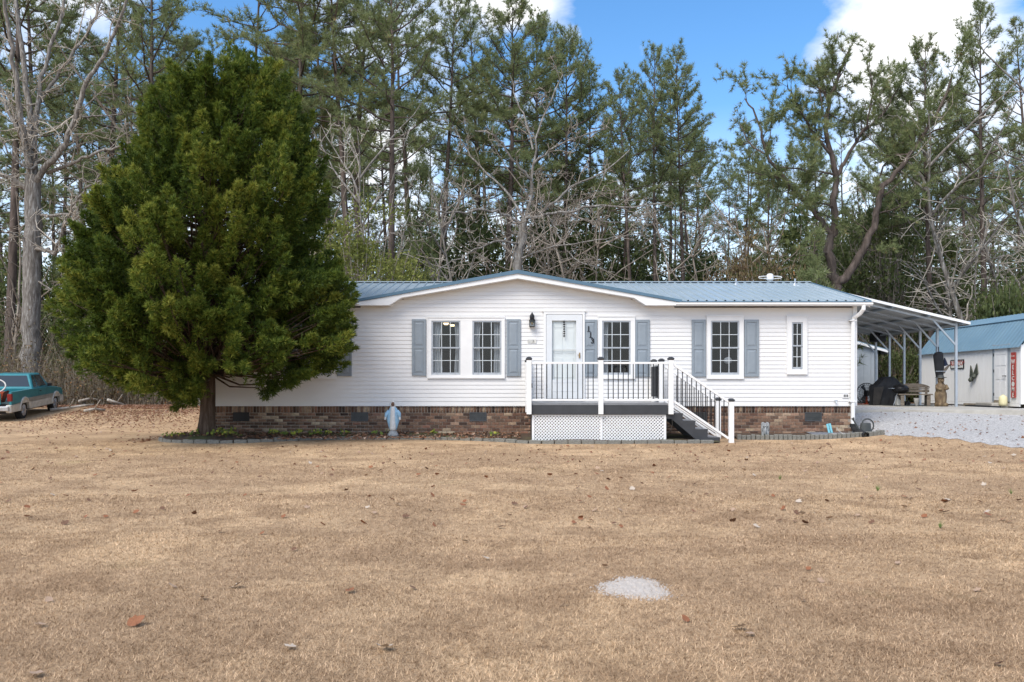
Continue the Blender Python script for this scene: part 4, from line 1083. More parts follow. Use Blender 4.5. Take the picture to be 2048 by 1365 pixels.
# kettle grill
x, y = PX(1801, 29.2), 29.2
kg = empty('kettle_grill', (x, y, z), 'black kettle grill on thin legs beside the bench', 'grill')
MB().ball((x, y, z + .55), (.27, .27, .17), 18, 9).build('bowl', M['black'], kg, smooth_shade=True)
MB().loft([(x, y, z + .565, .275, .275), (x, y, z + .60, .26, .26), (x, y, z + .66, .17, .17), (x, y, z + .68, .05, .05)], 18).box(x - .04, x + .04, y - .01, y + .01, z + .68, z + .72).build('lid', M['black'], kg, smooth_shade=True)
for a, c_ in ((200, 'chrome'), (320, 'black'), (80, 'black')):
    ca, sa = math.cos(math.radians(a)), math.sin(math.radians(a))
    MB().tube([(x + .12*ca, y + .12*sa, z + .45), (x + .30*ca, y + .30*sa, z)], .012, 6).build('leg', M[c_], kg)
for sg in (-1, 1): MB().tube([(x + .2 + sg*.0, y + sg*.12, z + .08), (x + .2, y + sg*.15, z + .08)], .075, 12).build('wheel', M['rubber'], kg)
MB().box(x - .36, x - .26, y - .12, y + .12, z + .575, z + .59).build('side_handle', M['steel'], kg)
# rustic bench
bx_, by_ = PX(1829, 29.0), 29.0
bn = empty('wooden_bench', (bx_, by_, z), 'weathered wooden garden bench with curved back rest under the carport', 'bench', rz=math.radians(-14))
def LB(): return MB()
for i in range(3): LB().box(-.52, .52, -.24 + i*.15, -.11 + i*.15, .36, .40).build('seat_plank', M['oldwood'], bn, local=True)
for i, (a, b) in enumerate(((.45, .53), (.545, .585))): LB().box(-.50, .50, .225, .255, a, b).build('back_slat', M['oldwood'], bn, local=True)
top = [(-.52, .60), (.52, .60)] + [(.52 * math.cos(t_), .60 + .15 * math.sin(t_)) for t_ in np.linspace(.25, math.pi - .25, 11)]
LB().prism(top, .222, .258).build('back_top', M['oldwood'], bn, local=True)
for sx in (-.40, .40):
    LB().bar((sx, -.18, .36), (sx - .02, -.26, 0), .11, .05, up=(0, 1, 0)).build('leg', M['oldwood'], bn, local=True)
    LB().bar((sx, .18, .36), (sx + .02, .30, 0), .11, .05, up=(0, 1, 0)).build('leg', M['oldwood'], bn, local=True)
    LB().box(sx - .04, sx + .04, .19, .222, .36, .68).build('back_stile', M['oldwood'], bn, local=True)
    LB().box(sx - .045, sx + .045, -.22, .18, .30, .358).build('cleat', M['oldwood'], bn, local=True)
# boxes under and on the bench
w = at(1833, 803, 28.75); MB().loft([(w.x, w.y, z, .035, .035), (w.x, w.y, z + .14, .075, .075), (w.x, w.y, z + .26, .09, .09)], 14).thing('flower_pot', M['slab'], 'pale tapered pot in front of the bench', 'pot')
w = at(1799, 800, 29.4); MB().box(w.x - .12, w.x + .12, w.y - .1, w.y + .1, z, z + .33).thing('storage_box', M['signwhite'], 'pale box on the slab behind the grill legs', 'box', bevel=.015)
MB().box(12.55, 14.0, 28.35, 29.7, PADZ + .002, PADZ + .012).thing('floor_mat', M['plastic_grey'], 'flat dark mat under the wooden bench', 'mat')
# carved bear
x, y = PX(1881.5, 28.15), 28.15
br = empty('carved_bear', (x, y, z), 'chainsaw carved wooden bear wearing a hat by the carport post', 'carving')
body = MB()
body.loft([(x, y, z, .185, .17), (x, y, z + .10, .185, .17), (x, y, z + .14, .17, .16), (x, y, z + .30, .185, .17), (x, y, z + .42, .18, .165), (x, y, z + .50, .15, .14), (x, y, z + .53, .155, .145), (x, y, z + .62, .165, .145), (x, y, z + .70, .14, .125), (x, y, z + .75, .09, .09), (x, y, z + .79, .095, .095), (x, y, z + .86, .105, .105), (x, y, z + .92, .09, .09), (x, y, z + .95, .03, .03)], 18)
body.build('bear_body', M['carved'], br, smooth_shade=True)
ar = MB()
for sg in (-1, 1): ar.tube([(x + sg*.14, y - .03, z + .68), (x + sg*.17, y - .10, z + .58), (x + sg*.06, y - .17, z + .55)], [.05, .05, .04], 9)
ar.build('arms', M['carved'], br, smooth_shade=True)
hd = MB().tube([(x, y - .08, z + .83), (x - .01, y - .165, z + .815)], [.06, .035], 10)
for sg in (-1, 1): hd.ball((x + sg*.085, y - .02, z + .915), (.03, .02, .03), 8, 6)
hd.build('muzzle', M['carved'], br, smooth_shade=True)
for sg in (-1, 1): MB().tube([(x + sg*.09, y - .06, z + .05), (x + sg*.09, y - .20, z + .06)], [.07, .06], 10).build('foot', M['carved'], br, smooth_shade=True)
ht = MB().loft([(x, y, z + .925, .17, .16), (x + .01, y, z + .945, .165, .155), (x, y, z + .95, .10, .10), (x, y, z + 1.0, .09, .09), (x, y, z + 1.02, .03, .03)], 18); ht.build('hat', M['plastic_grey'], br)
# bag on the second post
x, y = 14.08, 28.92 - .18
bg = empty('hanging_bag', (x, y, PZ(756, y)), 'black bag hanging on the second carport post', 'bag')
def bz(p): return PZ(p, y)
MB().loft([(x, y, bz(757), .06, .06), (x, y, bz(755), .11, .09), (x, y, bz(742), .15, .10), (x - .02, y, bz(725), .16, .11), (x - .04, y, bz(712), .165, .11), (x - .02, y, bz(706), .13, .09), (x, y, bz(704), .05, .05)], 14).build('bag_body', M['cover'], bg)
MB().tube([(x - .02, y, bz(704)), (x, y + .06, bz(697)), (x + .02, y + .1, bz(694))], .015, 6).build('strap', M['cover'], bg)
MB().prism([(x + .13, bz(733)), (x + .26, bz(731)), (x + .20, bz(722)), (x + .15, bz(716))], y - .06, y).build('cloth_flap', M['navy'], bg)
MB().tube([(x + .10, y - .05, bz(746)), (x + .2, y - .06, bz(737)), (x + .30, y - .05, bz(731)), (x + .36, y - .05, bz(733))], [.05, .045, .03, .012], 8).tube([(x + .3, y - .05, bz(732)), (x + .34, y - .05, bz(728))], .012, 5).build('wooden_handle', M['oldwood'], bg)
MB().box(x - .19, x + .17, y - .135, y - .125, bz(743.6), bz(742.4)).build('cord', M['steel'], bg)

# ------------------------------------------------------------------ white barn shed
SX = 16.6; SY0, SY1 = SX * F / (2042 - 1024), SX * F / (1843 - 1024)
def sy(p): return SX * F / (p - 1024)
def szz(p, q): return PZ(q, sy(p))
SZB, SZE = .80, PZ(692, SY0)
shed = empty('barn_shed', (SX + 1.8, (SY0 + SY1) / 2, .7), 'white wooden barn shed with blue gambrel roof', 'shed')
yd0, yd1 = sy(2017), sy(1990); zd0, zd1 = szz(2003, 801), szz(2003, 696)
bw_ = .2; yy = SY0 + .05
while yy < SY1 - .02:
    ye = min(yy + bw_, SY1); z0 = SZB
    if yy < yd1 - .02 and ye > yd0 + .02: z0 = zd1 + .03
    if SZE - z0 > .03: MB().box(SX, SX + .02, yy + .004, ye - .004, z0, SZE + .05).build('wall_board', M['shedwhite'], shed)
    yy = ye
MB().box(SX + .012, SX + .05, SY0, SY1, SZB + .01, SZE + .04).build('wall_backing', M['shedwhite'], shed)
MB().box(SX - .012, SX + .1, SY0 - .012, SY0 + .07, SZB - .03, SZE + .04).build('corner_board', M['shedwhite'], shed)
MB().box(SX - .008, SX + .04, SY0 + .08, SY1, SZB - .11, SZB - .005).build('sill_board', M['shedwhite'], shed)
for xs_ in (SX + .3, SX + 1.8, SX + 3.2): MB().box(xs_, xs_ + .1, SY0 + .1, SY1 - .1, .64, SZB - .02).build('skid', M['timber'], shed)
for p in (1870, 1935, 1995): MB().box(SX + .1, SX + .4, sy(p) - .2, sy(p) + .2, .6, SZB - .05).build('block', M['concrete'], shed)
SW = 3.6; bxk, bzk, rzk = .62, 3.60, 3.98
prof = [(SX - .12, SZE - .05), (SX + bxk, bzk), (SX + SW / 2, rzk), (SX + SW - bxk, bzk), (SX + SW + .12, SZE - .05)]
for i in range(4):
    (xa, za), (xb, zb2) = prof[i], prof[i + 1]
    yy = SY0 - .1
    while yy < SY1 + .08:
        ye = min(yy + .9144, SY1 + .1); pr = []; y_ = yy
        while y_ < ye - .03: pr += [(y_, 0), (y_ + .10, 0), (y_ + .115, .011), (y_ + .135, .011), (y_ + .15, 0)]; y_ += .2286
        pr = [(min(a, ye), b) for a, b in pr] + [(ye, 0)]
        nrm = Vector((-(zb2 - za), 0, xb - xa)).normalized(); n = len(pr)
        vs = [(xa + nrm.x*b, a, za + nrm.z*b) for a, b in pr] + [(xb + nrm.x*b, a, zb2 + nrm.z*b) for a, b in pr]
        MB().add(vs, [(j, j+1, n+j+1, n+j) for j in range(n-1)]).build('roof_panel', M['shedroof'], shed); yy = ye
MB().bar((prof[1][0] - .01, SY0 - .1, prof[1][1] + .02), (prof[1][0] - .01, SY1 + .1, prof[1][1] + .02), .06, .02).build('break_flashing', M['trimblue'], shed)
for yg in (SY0 + .02, SY1 - .04):
    MB().prism([(SX + .05, SZB), (SX + SW - .02, SZB), (SX + SW - .02, SZE), (SX + SW - bxk - .03, bzk - .04), (SX + SW / 2, rzk - .04), (SX + bxk + .03, bzk - .04), (SX + .05, SZE)], yg, yg + .03).build('end_wall', M['shedwhite'], shed)
MB().box(SX + SW - .02, SX + SW, SY0, SY1, SZB, SZE + .03).build('side_wall', M['shedwhite'], shed)
dr = MB().box(SX - .03, SX + .015, yd0, yd1, zd0, zd1).build('door', M['white'], shed, bevel=.004)
for i in range(2):
    for (a, b) in ((.05, .36), (.40, .62), (.66, .84), (.87, .96)):
        ya = yd0 + (yd1 - yd0) * (.12 + i * .42); yb = ya + (yd1 - yd0) * .34
        MB().box(SX - .040, SX - .0305, ya, yb, zd0 + (zd1 - zd0) * a, zd0 + (zd1 - zd0) * b).build('door_panel', M['white'], dr, bevel=.006)
MB().tube([(SX - .03, yd0 + .09, zd0 + .82), (SX - .09, yd0 + .09, zd0 + .82), (SX - .09, yd0 + .2, zd0 + .82)], .014, 7).build('door_handle', M['black'], dr)
for zq in (.2, 1.0, 1.55): MB().box(SX - .042, SX - .02, yd1 - .005, yd1 + .035, zd0 + zq - .05, zd0 + zq + .05).build('hinge', M['black'], dr)
MB().box(SX - .035, SX + .01, yd1 + .002, yd1 + .11, zd0 - .04, zd1 + .12).box(SX - .035, SX + .01, yd0 - .11, yd0 - .002, zd0 - .04, zd1 + .12).box(SX - .036, SX + .01, yd0 - .002, yd1 + .002, zd1 + .002, zd1 + .1).build('door_trim', M['shedgrey'], shed)
MB().box(SX - .04, SX + .02, yd0, yd1, zd0 - .16, zd0 - .01).build('door_sill', M['timber'], shed)
# things on and by the shed wall
sg_ = empty('shed_sign', (SX - .02, sy(1915), szz(1915, 738)), 'small framed sign with red letters on the shed wall', 'sign')
ya, yb = sy(1928), sy(1903); za, zb2 = szz(1915, 737), szz(1915, 721)
MB().box(SX - .022, SX - .002, ya, yb, za, zb2).build('sign_board', M['signwhite'], sg_)
for (a, b, c_, d_) in ((ya - .02, yb + .02, za - .02, za + .012), (ya - .02, yb + .02, zb2 - .012, zb2 + .02)): MB().box(SX - .032, SX - .001, a, b, c_, d_).build('sign_frame', M['black'], sg_)
for (a, b) in ((ya - .02, ya + .012), (yb - .012, yb + .02)): MB().box(SX - .033, SX - .001, a, b, za + .012, zb2 - .012).build('sign_frame', M['black'], sg_)
text('BUS STOP', .24, M['signred'], sg_, (SX - .025, (ya + yb) / 2, zb2 - .12), rz=math.radians(-90), bold=.004)
MB().prism([(0, 0), (.3, 0), (.3, -.03), (.4, .02), (.3, .07), (.3, .04), (0, .04)], 0, .003)
ar = MB(); yc, zc2 = (ya + yb) / 2, za + .09
ar.box(SX - .026, SX - .0235, yc - .12, yc + .16, zc2 - .012, zc2 + .012).add([(SX - .0255, yc - .12, zc2 - .04), (SX - .0255, yc - .12, zc2 + .04), (SX - .0255, yc - .2, zc2)], [(0,1,2)]).build('arrow', M['black'], sg_)
for p, q0, q1, lean, lb2 in ((1945, 731, 764, .06, 'left dark green swim fin hung on the shed wall'), (1954, 727, 757, -.05, 'right dark green swim fin hung on the shed wall')):
    y = sy(p); z0, z1 = szz(p, q1), szz(p, q0); h_ = z1 - z0
    fn = empty('swim_fin', (SX - .02, y, z0), lb2, 'swim fin')
    def yw_(t): return y + lean * (t - .5) * 2
    MB().add([(SX - .02, yw_(1), z1), (SX - .02, yw_(.3) - .15, z0 + h_*.32), (SX - .02, yw_(.2) - .08, z0 + h_*.2), (SX - .02, yw_(.2) + .08, z0 + h_*.2), (SX - .02, yw_(.3) + .15, z0 + h_*.32),
              (SX - .05, yw_(1), z1 - .01), (SX - .05, yw_(.3) - .14, z0 + h_*.32), (SX - .05, yw_(.2) - .07, z0 + h_*.2), (SX - .05, yw_(.2) + .07, z0 + h_*.2), (SX - .05, yw_(.3) + .14, z0 + h_*.32)],
             [(0,1,2,3,4), (9,8,7,6,5), (0,5,6,1), (1,6,7,2), (2,7,8,3), (3,8,9,4), (4,9,5,0)]).build('blade', M['finsgreen'], fn)
    MB().tube([(SX - .05, yw_(.22), z0 + h_*.24), (SX - .10, yw_(.1), z0 + h_*.10), (SX - .08, yw_(0), z0)], [.07, .085, .06], 10).build('foot_pocket', M['finsgreen'], fn)
wy0, wy1 = sy(2034), sy(2025); wz0, wz1 = szz(2030, 796), szz(2030, 705)
ws = empty('welcome_sign', (SX - .06, (wy0 + wy1) / 2, wz0), 'tall red WELCOME board leaning beside the shed door', 'sign')
MB().box(SX - .055, SX - .03, wy0, wy1, wz0, wz1).build('board', M['signred'], ws)
hh_ = (wz1 - wz0)
for i, c_ in enumerate('WELCOME'):
    zc2 = wz1 - hh_ * (.21 + .122 * i)
    if c_ == 'O':
        mb = MB(); mb.add([(SX - .058, (wy0 + wy1) / 2 + .085 * math.cos(a), zc2 + .085 * math.sin(a)) for a in np.linspace(0, 2*math.pi, 20, endpoint=False)], [tuple(range(20))]); mb.build('letter', M['signwhite'], ws)
    else: text(c_, .20, M['signwhite'], ws, (SX - .057, (wy0 + wy1) / 2, zc2), 'letter', rz=math.radians(-90), bold=.004)
text('to our', .07, M['signwhite'], ws, (SX - .057, (wy0 + wy1) / 2, wz1 - hh_ * .08), 'letter', rz=math.radians(-90), roll=math.radians(0))
x, y = SX - .28, sy(2023); MB().loft([(x, y, .72, .12, .12), (x, y, .80, .13, .13), (x, y, .98, .13, .13), (x, y, 1.03, .10, .10), (x, y, 1.06, .04, .04), (x, y, 1.08, .04, .04)], 16).thing('yellow_jug', M['yellow'], 'pale yellow jug standing below the red board', 'jug', smooth_shade=True)
MB().box(SX - .62, SX - .06, yd0 - .1, yd1 + .1, .60, .80).thing('door_step', M['concrete'], 'concrete step in front of the shed door', 'step', bevel=.015)
MB().box(SX - .50, SX - .32, yd1 + .15, yd1 + 1.15, .60, .76).thing('timber_beam', M['timber'], 'short timber beam lying left of the shed step', 'beam', bevel=.012)
MB().box(SX - 1.0, SX - .64, yd0 - .7, yd1 + .05, .60, .715).thing('dark_board', M['cover'], 'dark board lying on gravel before the shed step', 'board')

# ------------------------------------------------------------------ grey shed behind the carport
BYY = 37.0; bx1 = PX(1756, BYY); bx0 = bx1 - 4.2; bze = PZ(697, BYY); bzb = .72
bs = empty('grey_shed', ((bx0 + bx1) / 2, BYY + 1.5, bzb), 'blue grey board shed standing behind the carport', 'shed')
def gze(x): return bze + .28 * min(bx1 - x, x - bx0)
xb = bx0
while xb < bx1 - .01:
    xe_ = min(xb + .3, bx1)
    MB().prism([(xb + .006, bzb), (xe_ - .006, bzb), (xe_ - .006, gze(xe_)), (xb + .006, gze(xb))], BYY, BYY + .03).build('wall_board', M['shedgrey'], bs); xb = xe_
MB().box(bx0, bx1, BYY + .018, BYY + .06, bzb, bze).build('wall_backing', M['shedgrey'], bs)
for xw in (bx0, bx1 - .04): MB().box(xw, xw + .04, BYY + .06, BYY + 3.2, bzb, bze).build('side_wall', M['shedgrey'], bs)
xm_ = (bx0 + bx1) / 2
for a, b in ((xm_, bx1 + .45), (xm_, bx0 - .45)):
    za, zb2 = gze(xm_), bze - .28 * .45
    MB().add([(a, BYY - .15, za + .05), (b, BYY - .15, zb2 + .05), (b, BYY + 3.4, zb2 + .05), (a, BYY + 3.4, za + .05), (a, BYY - .15, za + .02), (b, BYY - .15, zb2 + .02), (b, BYY + 3.4, zb2 + .02), (a, BYY + 3.4, za + .02)],
             [(0,1,2,3), (7,6,5,4), (0,4,5,1), (1,5,6,2), (2,6,7,3)]).build('roof_sheet', M['shedroof'], bs)
    MB().bar((a, BYY - .16, za - .04), (b, BYY - .16, zb2 - .04), .03, .10).build('fascia', M['white'], bs)
    MB().box(min(b, b + .02), max(b, b + .02), BYY - .15, BYY + 3.4, zb2 - .12, zb2 + .02).build('eave_board', M['white'], bs)

# ------------------------------------------------------------------ pickup truck
tx, ty = -17.97, 29.75
tz = float(gz(tx, ty)) - .02
trk = empty('pickup_truck', (tx, ty, tz), 'teal and cream pickup truck parked at the left edge of the wood', 'truck', rz=math.radians(9)); trk.rotation_euler[0] = math.radians(3.6)
WR, W1, W2 = .33, 1.18, 4.28      # wheel radius, axle positions
def TB(name, mb, mat, parent=trk, **k): return mb.build(name, M[mat], parent, local=True, **k)
def side_poly(zlo, top, arch_r, u0, u1):
    """outline in (u, z): bottom edge with wheel arches, then the top points"""
    pts = []
    for w_ in (W1, W2):
        h = zlo - WR
        a0 = math.asin(max(-1, min(1, h / arch_r)))
        if not pts: pts.append((u0, zlo))
        for a in np.linspace(math.pi - a0, a0, 12): pts.append((w_ + arch_r * math.cos(a), WR + arch_r * math.sin(a)))
    pts.append((u1, zlo)); return pts + top
def side_slab(poly, w0, w1):
    mb = MB(); n = len(poly)
    vs = [(w0, u, z) for u, z in poly] + [(w1, u, z) for u, z in poly]
    mb.add(vs, [tuple(range(n)), tuple(range(2*n-1, n-1, -1))] + [(i, (i+1) % n, (i+1) % n + n, i + n) for i in range(n)]); return mb
up = [(5.02, .78), (4.9, .90), (3.75, 1.02), (2.05, 1.04), (.06, 1.04)]
for sg in (-1, 1):
    TB('side_panel', side_slab(side_poly(.60, up, .41, .05, 5.02), sg*.76, sg*.84), 'teal', bevel=.012)
    TB('lower_panel', side_slab(side_poly(.34, [(5.05, .60), (.0, .60)], .41, .0, 5.05), sg*.765, sg*.855), 'cream', bevel=.01)
    for w_ in (W1, W2):
        fl = MB(); arc = [(w_ + .44 * math.cos(a), WR + .44 * math.sin(a)) for a in np.linspace(math.radians(178), math.radians(2), 16)]
        fl.tube([(sg*.845, u, z) for u, z in arc], .04, 8); TB('fender_flare', fl, 'cream', smooth_shade=True)
        tyre = TB('wheel', MB().tube([(sg*.80, w_, WR), (sg*.60, w_, WR)], WR, 24), 'rubber', bevel=.02)
        rim = MB(); rim.tube([(sg*.806, w_, WR), (sg*.72, w_, WR)], [.20, .19], 20)
        for q in range(5):
            a = q * 1.2566; rim.bar((sg*.808, w_ + .03*math.cos(a), WR + .03*math.sin(a)), (sg*.808, w_ + .18*math.cos(a), WR + .18*math.sin(a)), .03, .05, up=(1, 0, 0))
        TB('rim', rim, 'chrome', tyre)
    TB('tail_lamp', MB().box(min(sg*.70, sg*.848), max(sg*.70, sg*.848), .035, .14, .72, .98), 'tail', bevel=.012)
    TB('mirror', MB().box(min(sg*.86, sg*1.0), max(sg*.86, sg*1.0), 3.32, 3.40, 1.05, 1.17), 'black', bevel=.01)
TB('bed_floor', MB().box(-.755, .755, .07, 2.06, .56, .62), 'black')
TB('bed_front', MB().box(-.755, .755, 2.06, 2.12, .5, 1.035), 'teal')
TB('cab_body', MB().box(-.755, .755, 2.13, 3.80, .38, 1.03), 'teal')
hd = MB().add([(-.755, 3.80, .45), (.755, 3.80, .45), (.755, 5.0, .45), (-.755, 5.0, .45), (-.755, 3.80, 1.045), (.755, 3.80, 1.045), (.72, 4.95, .92), (-.72, 4.95, .92)], [(0,3,2,1), (4,5,6,7), (0,1,5,4), (1,2,6,5), (2,3,7,6), (3,0,4,7)])
TB('hood', hd, 'teal', bevel=.02)
TB('undercarriage', MB().box(-.6, .6, .3, 4.8, .26, .37), 'black')
# tailgate hangs open a little, with the rear bumper below
TB('tailgate', MB().box(-.755, .50, .02, .07, .62, 1.0), 'teal', bevel=.012)
TB('rear_bumper', MB().box(-.80, .80, -.14, .03, .40, .56), 'chrome', bevel=.02)
TB('bumper_corner', MB().box(.68, .862, -.06, .10, .33, .60), 'cream', bevel=.025)
# cab glasshouse
zb_, zt_ = 1.03, 1.56
b_ = [(-.79, 2.10), (.79, 2.10), (.79, 3.82), (-.79, 3.82)]; t_ = [(-.62, 2.28), (.62, 2.28), (.62, 3.22), (-.62, 3.22)]
cb = MB().add([(x, u, zb_) for x, u in b_] + [(x, u, zt_) for x, u in t_], [(0,1,5,4), (1,2,6,5), (2,3,7,6), (3,0,4,7), (4,5,6,7)])
cab = TB('cab_top', cb, 'teal', bevel=.035)
def on_face(a, b, c, d, s, t, off):      # bilinear point on a side face pushed outwards
    p = (Vector(a) * (1-s) + Vector(b) * s) * (1-t) + (Vector(d) * (1-s) + Vector(c) * s) * t
    n = (Vector(b) - Vector(a)).cross(Vector(d) - Vector(a)).normalized(); return p + n * off
def face_patch(ia, ib, quad, name, mat, off=.006, flip=False):
    a, b = (*b_[ia], zb_), (*b_[ib], zb_); d, c = (*t_[ia], zt_), (*t_[ib], zt_)
    mb = MB(); mb.add([on_face(a, b, c, d, s, t, off) for s, t in quad], [tuple(range(len(quad)))]); return TB(name, mb, mat, cab)
face_patch(0, 1, [(.06, .14), (.94, .14), (.92, .88), (.08, .88)], 'rear_window', 'carglass')
for ia, ib, rv in ((1, 2, False), (3, 0, True)):
    f_ = (lambda s: 1 - s) if rv else (lambda s: s)
    q1 = [(.05, .10), (.27, .10), (.27, .88), (.12, .88)]; q2 = [(.31, .10), (.80, .10), (.90, .88), (.31, .88)]
    for q in (q1, q2):
        face_patch(ia, ib, [(f_(s), t) for s, t in (reversed(q) if rv else q)], 'side_window', 'carglass')
face_patch(2, 3, [(.05, .10), (.95, .10), (.92, .9), (.08, .9)], 'windshield', 'carglass')
TB('brake_lamp', MB().box(-.12, .12, 2.285, 2.30, 1.50, 1.535), 'tail')
for sg in (-1, 1):
    TB('door_handle', MB().box(min(sg*.84, sg*.856), max(sg*.84, sg*.856), 2.62, 2.76, .90, .94), 'black')
    TB('door_gap', MB().box(min(sg*.838, sg*.8415), max(sg*.838, sg*.8415), 2.50, 2.512, .62, 1.02), 'black')
R6 = Matrix.Rotation(math.radians(9), 4, 'Z') @ Matrix.Rotation(math.radians(3.6), 4, 'X')
def tw(w_, u, z): return Vector((tx, ty, tz)) + R6 @ Vector((w_, u, z))
hoop = MB(); hoop.tube([tw(.05 + .42 * math.cos(a), .55 + .1 * math.sin(a), 1.22 + .24 * math.sin(a)) for a in np.linspace(0, 2 * math.pi, 40)], .022, 8, cap=False)
hoop.thing('white_hoop', M['signwhite'], 'white oval hoop sticking up from the truck bed', 'hoop', smooth_shade=True)
wb = MB(); a0 = tw(-.55, .30, 1.02); a1 = tw(.55, .30, 1.05)
wb.add([tw(-.6, .15, 1.0), tw(.55, .15, 1.03), tw(.55, .65, 1.03), tw(-.6, .65, 1.0), tw(-.5, .22, .66), tw(.42, .22, .66), tw(.42, .58, .66), tw(-.5, .58, .66), tw(.68, .2, 1.10)], [(0,1,5,4), (1,2,6,5), (2,3,7,6), (3,0,4,7), (4,5,6,7), (1,8,2)])
wb.thing('orange_tub', M['orange'], 'orange red plastic tub lying in the truck bed', 'tub')

# ------------------------------------------------------------------ plant generators
def unit(v):
    v = np.asarray(v, float); return v / (np.linalg.norm(v, axis=-1, keepdims=True) + 1e-9)
def tubes_np(branches, sides=5):
    Vs = []; Fs = []; b = 0
    ang = np.linspace(0, 2 * np.pi, sides, endpoint=False); ca, sa = np.cos(ang), np.sin(ang)
    for pts, rad in branches:
        pts = np.asarray(pts, float); n = len(pts)
        d = unit(np.gradient(pts, axis=0)); ref = np.array([0.31, 0.95, 0.05]) if abs(d[0][2]) > .8 else np.array([0., 0., 1.])
        u = unit(np.cross(d, ref)); w = np.cross(d, u); rad = np.asarray(rad, float)
        ring = pts[:, None, :] + rad[:, None, None] * (u[:, None, :] * ca[None, :, None] + w[:, None, :] * sa[None, :, None])
        Vs.append(ring.reshape(-1, 3))
        i = np.arange(n - 1)[:, None] * sides; k = np.arange(sides)[None, :]; k2 = (k + 1) % sides
        Fs.append(np.stack([i + k, i + k2, i + sides + k2, i + sides + k], -1).reshape(-1, 4) + b); b += n * sides
    return np.concatenate(Vs), np.concatenate(Fs)
def join_np(parts):
    V = []; Fc = []; b = 0
    for v, f in parts: V.append(v); Fc.append(f + b); b += len(v)
    return np.concatenate(V), np.concatenate(Fc)
def wander(p, d, L, n, rng, jit=.15, trop=0.0):
    pts = [np.array(p, float)]; d = unit(d)
    for _ in range(n):
        d = unit(d + rng.normal(0, jit, 3) + np.array([0, 0, trop])); pts.append(pts[-1] + d * L / n)
    return np.array(pts), d
def needles(P, D, rng, K=11, L=(.18, .28), w=.02, spread=.75, tint=None):
    """K thin blades from every tuft"""
    P = np.repeat(np.asarray(P), K, 0); D = np.repeat(unit(D), K, 0); n = len(P)
    d = unit(D + rng.normal(0, spread, (n, 3))); l = rng.uniform(L[0], L[1], n)[:, None]
    s = unit(np.cross(d, rng.normal(0, 1, (n, 3)))) * w * .5
    V = np.stack([P - s, P + s, P + d * l], 1).reshape(-1, 3); Fc = np.arange(3 * n).reshape(-1, 3)
    t = np.repeat(np.clip((tint if tint is not None else rng.beta(2, 2.4, n // K)), 0, 1), K); t = np.clip(t + rng.normal(0, .12, n), 0, 1)
    return V, Fc, np.repeat(t, 3)
def leaves_np(P, N, rng, size=(.05, .09), tint=None, aspect=.55):
    """one folded diamond (two triangles) per leaf"""
    n = len(P); d = unit(rng.normal(0, 1, (n, 3)) + N * .8); s = unit(np.cross(d, rng.normal(0, 1, (n, 3)))); up = np.cross(s, d)
    l = rng.uniform(*size, n)[:, None]; w = l * aspect * .5
    a = P; b = P + d * l * .5 + s * w + up * l * .08; c = P + d * l; e = P + d * l * .5 - s * w + up * l * .08
    V = np.stack([a, b, c, e], 1).reshape(-1, 3); i = np.arange(n)[:, None] * 4
    Fc = np.concatenate([i + [0, 1, 2], i + [0, 2, 3]], 0)
    t = tint if tint is not None else rng.beta(2, 2.5, n)
    return V, Fc, np.repeat(np.clip(t, 0, 1), 4)

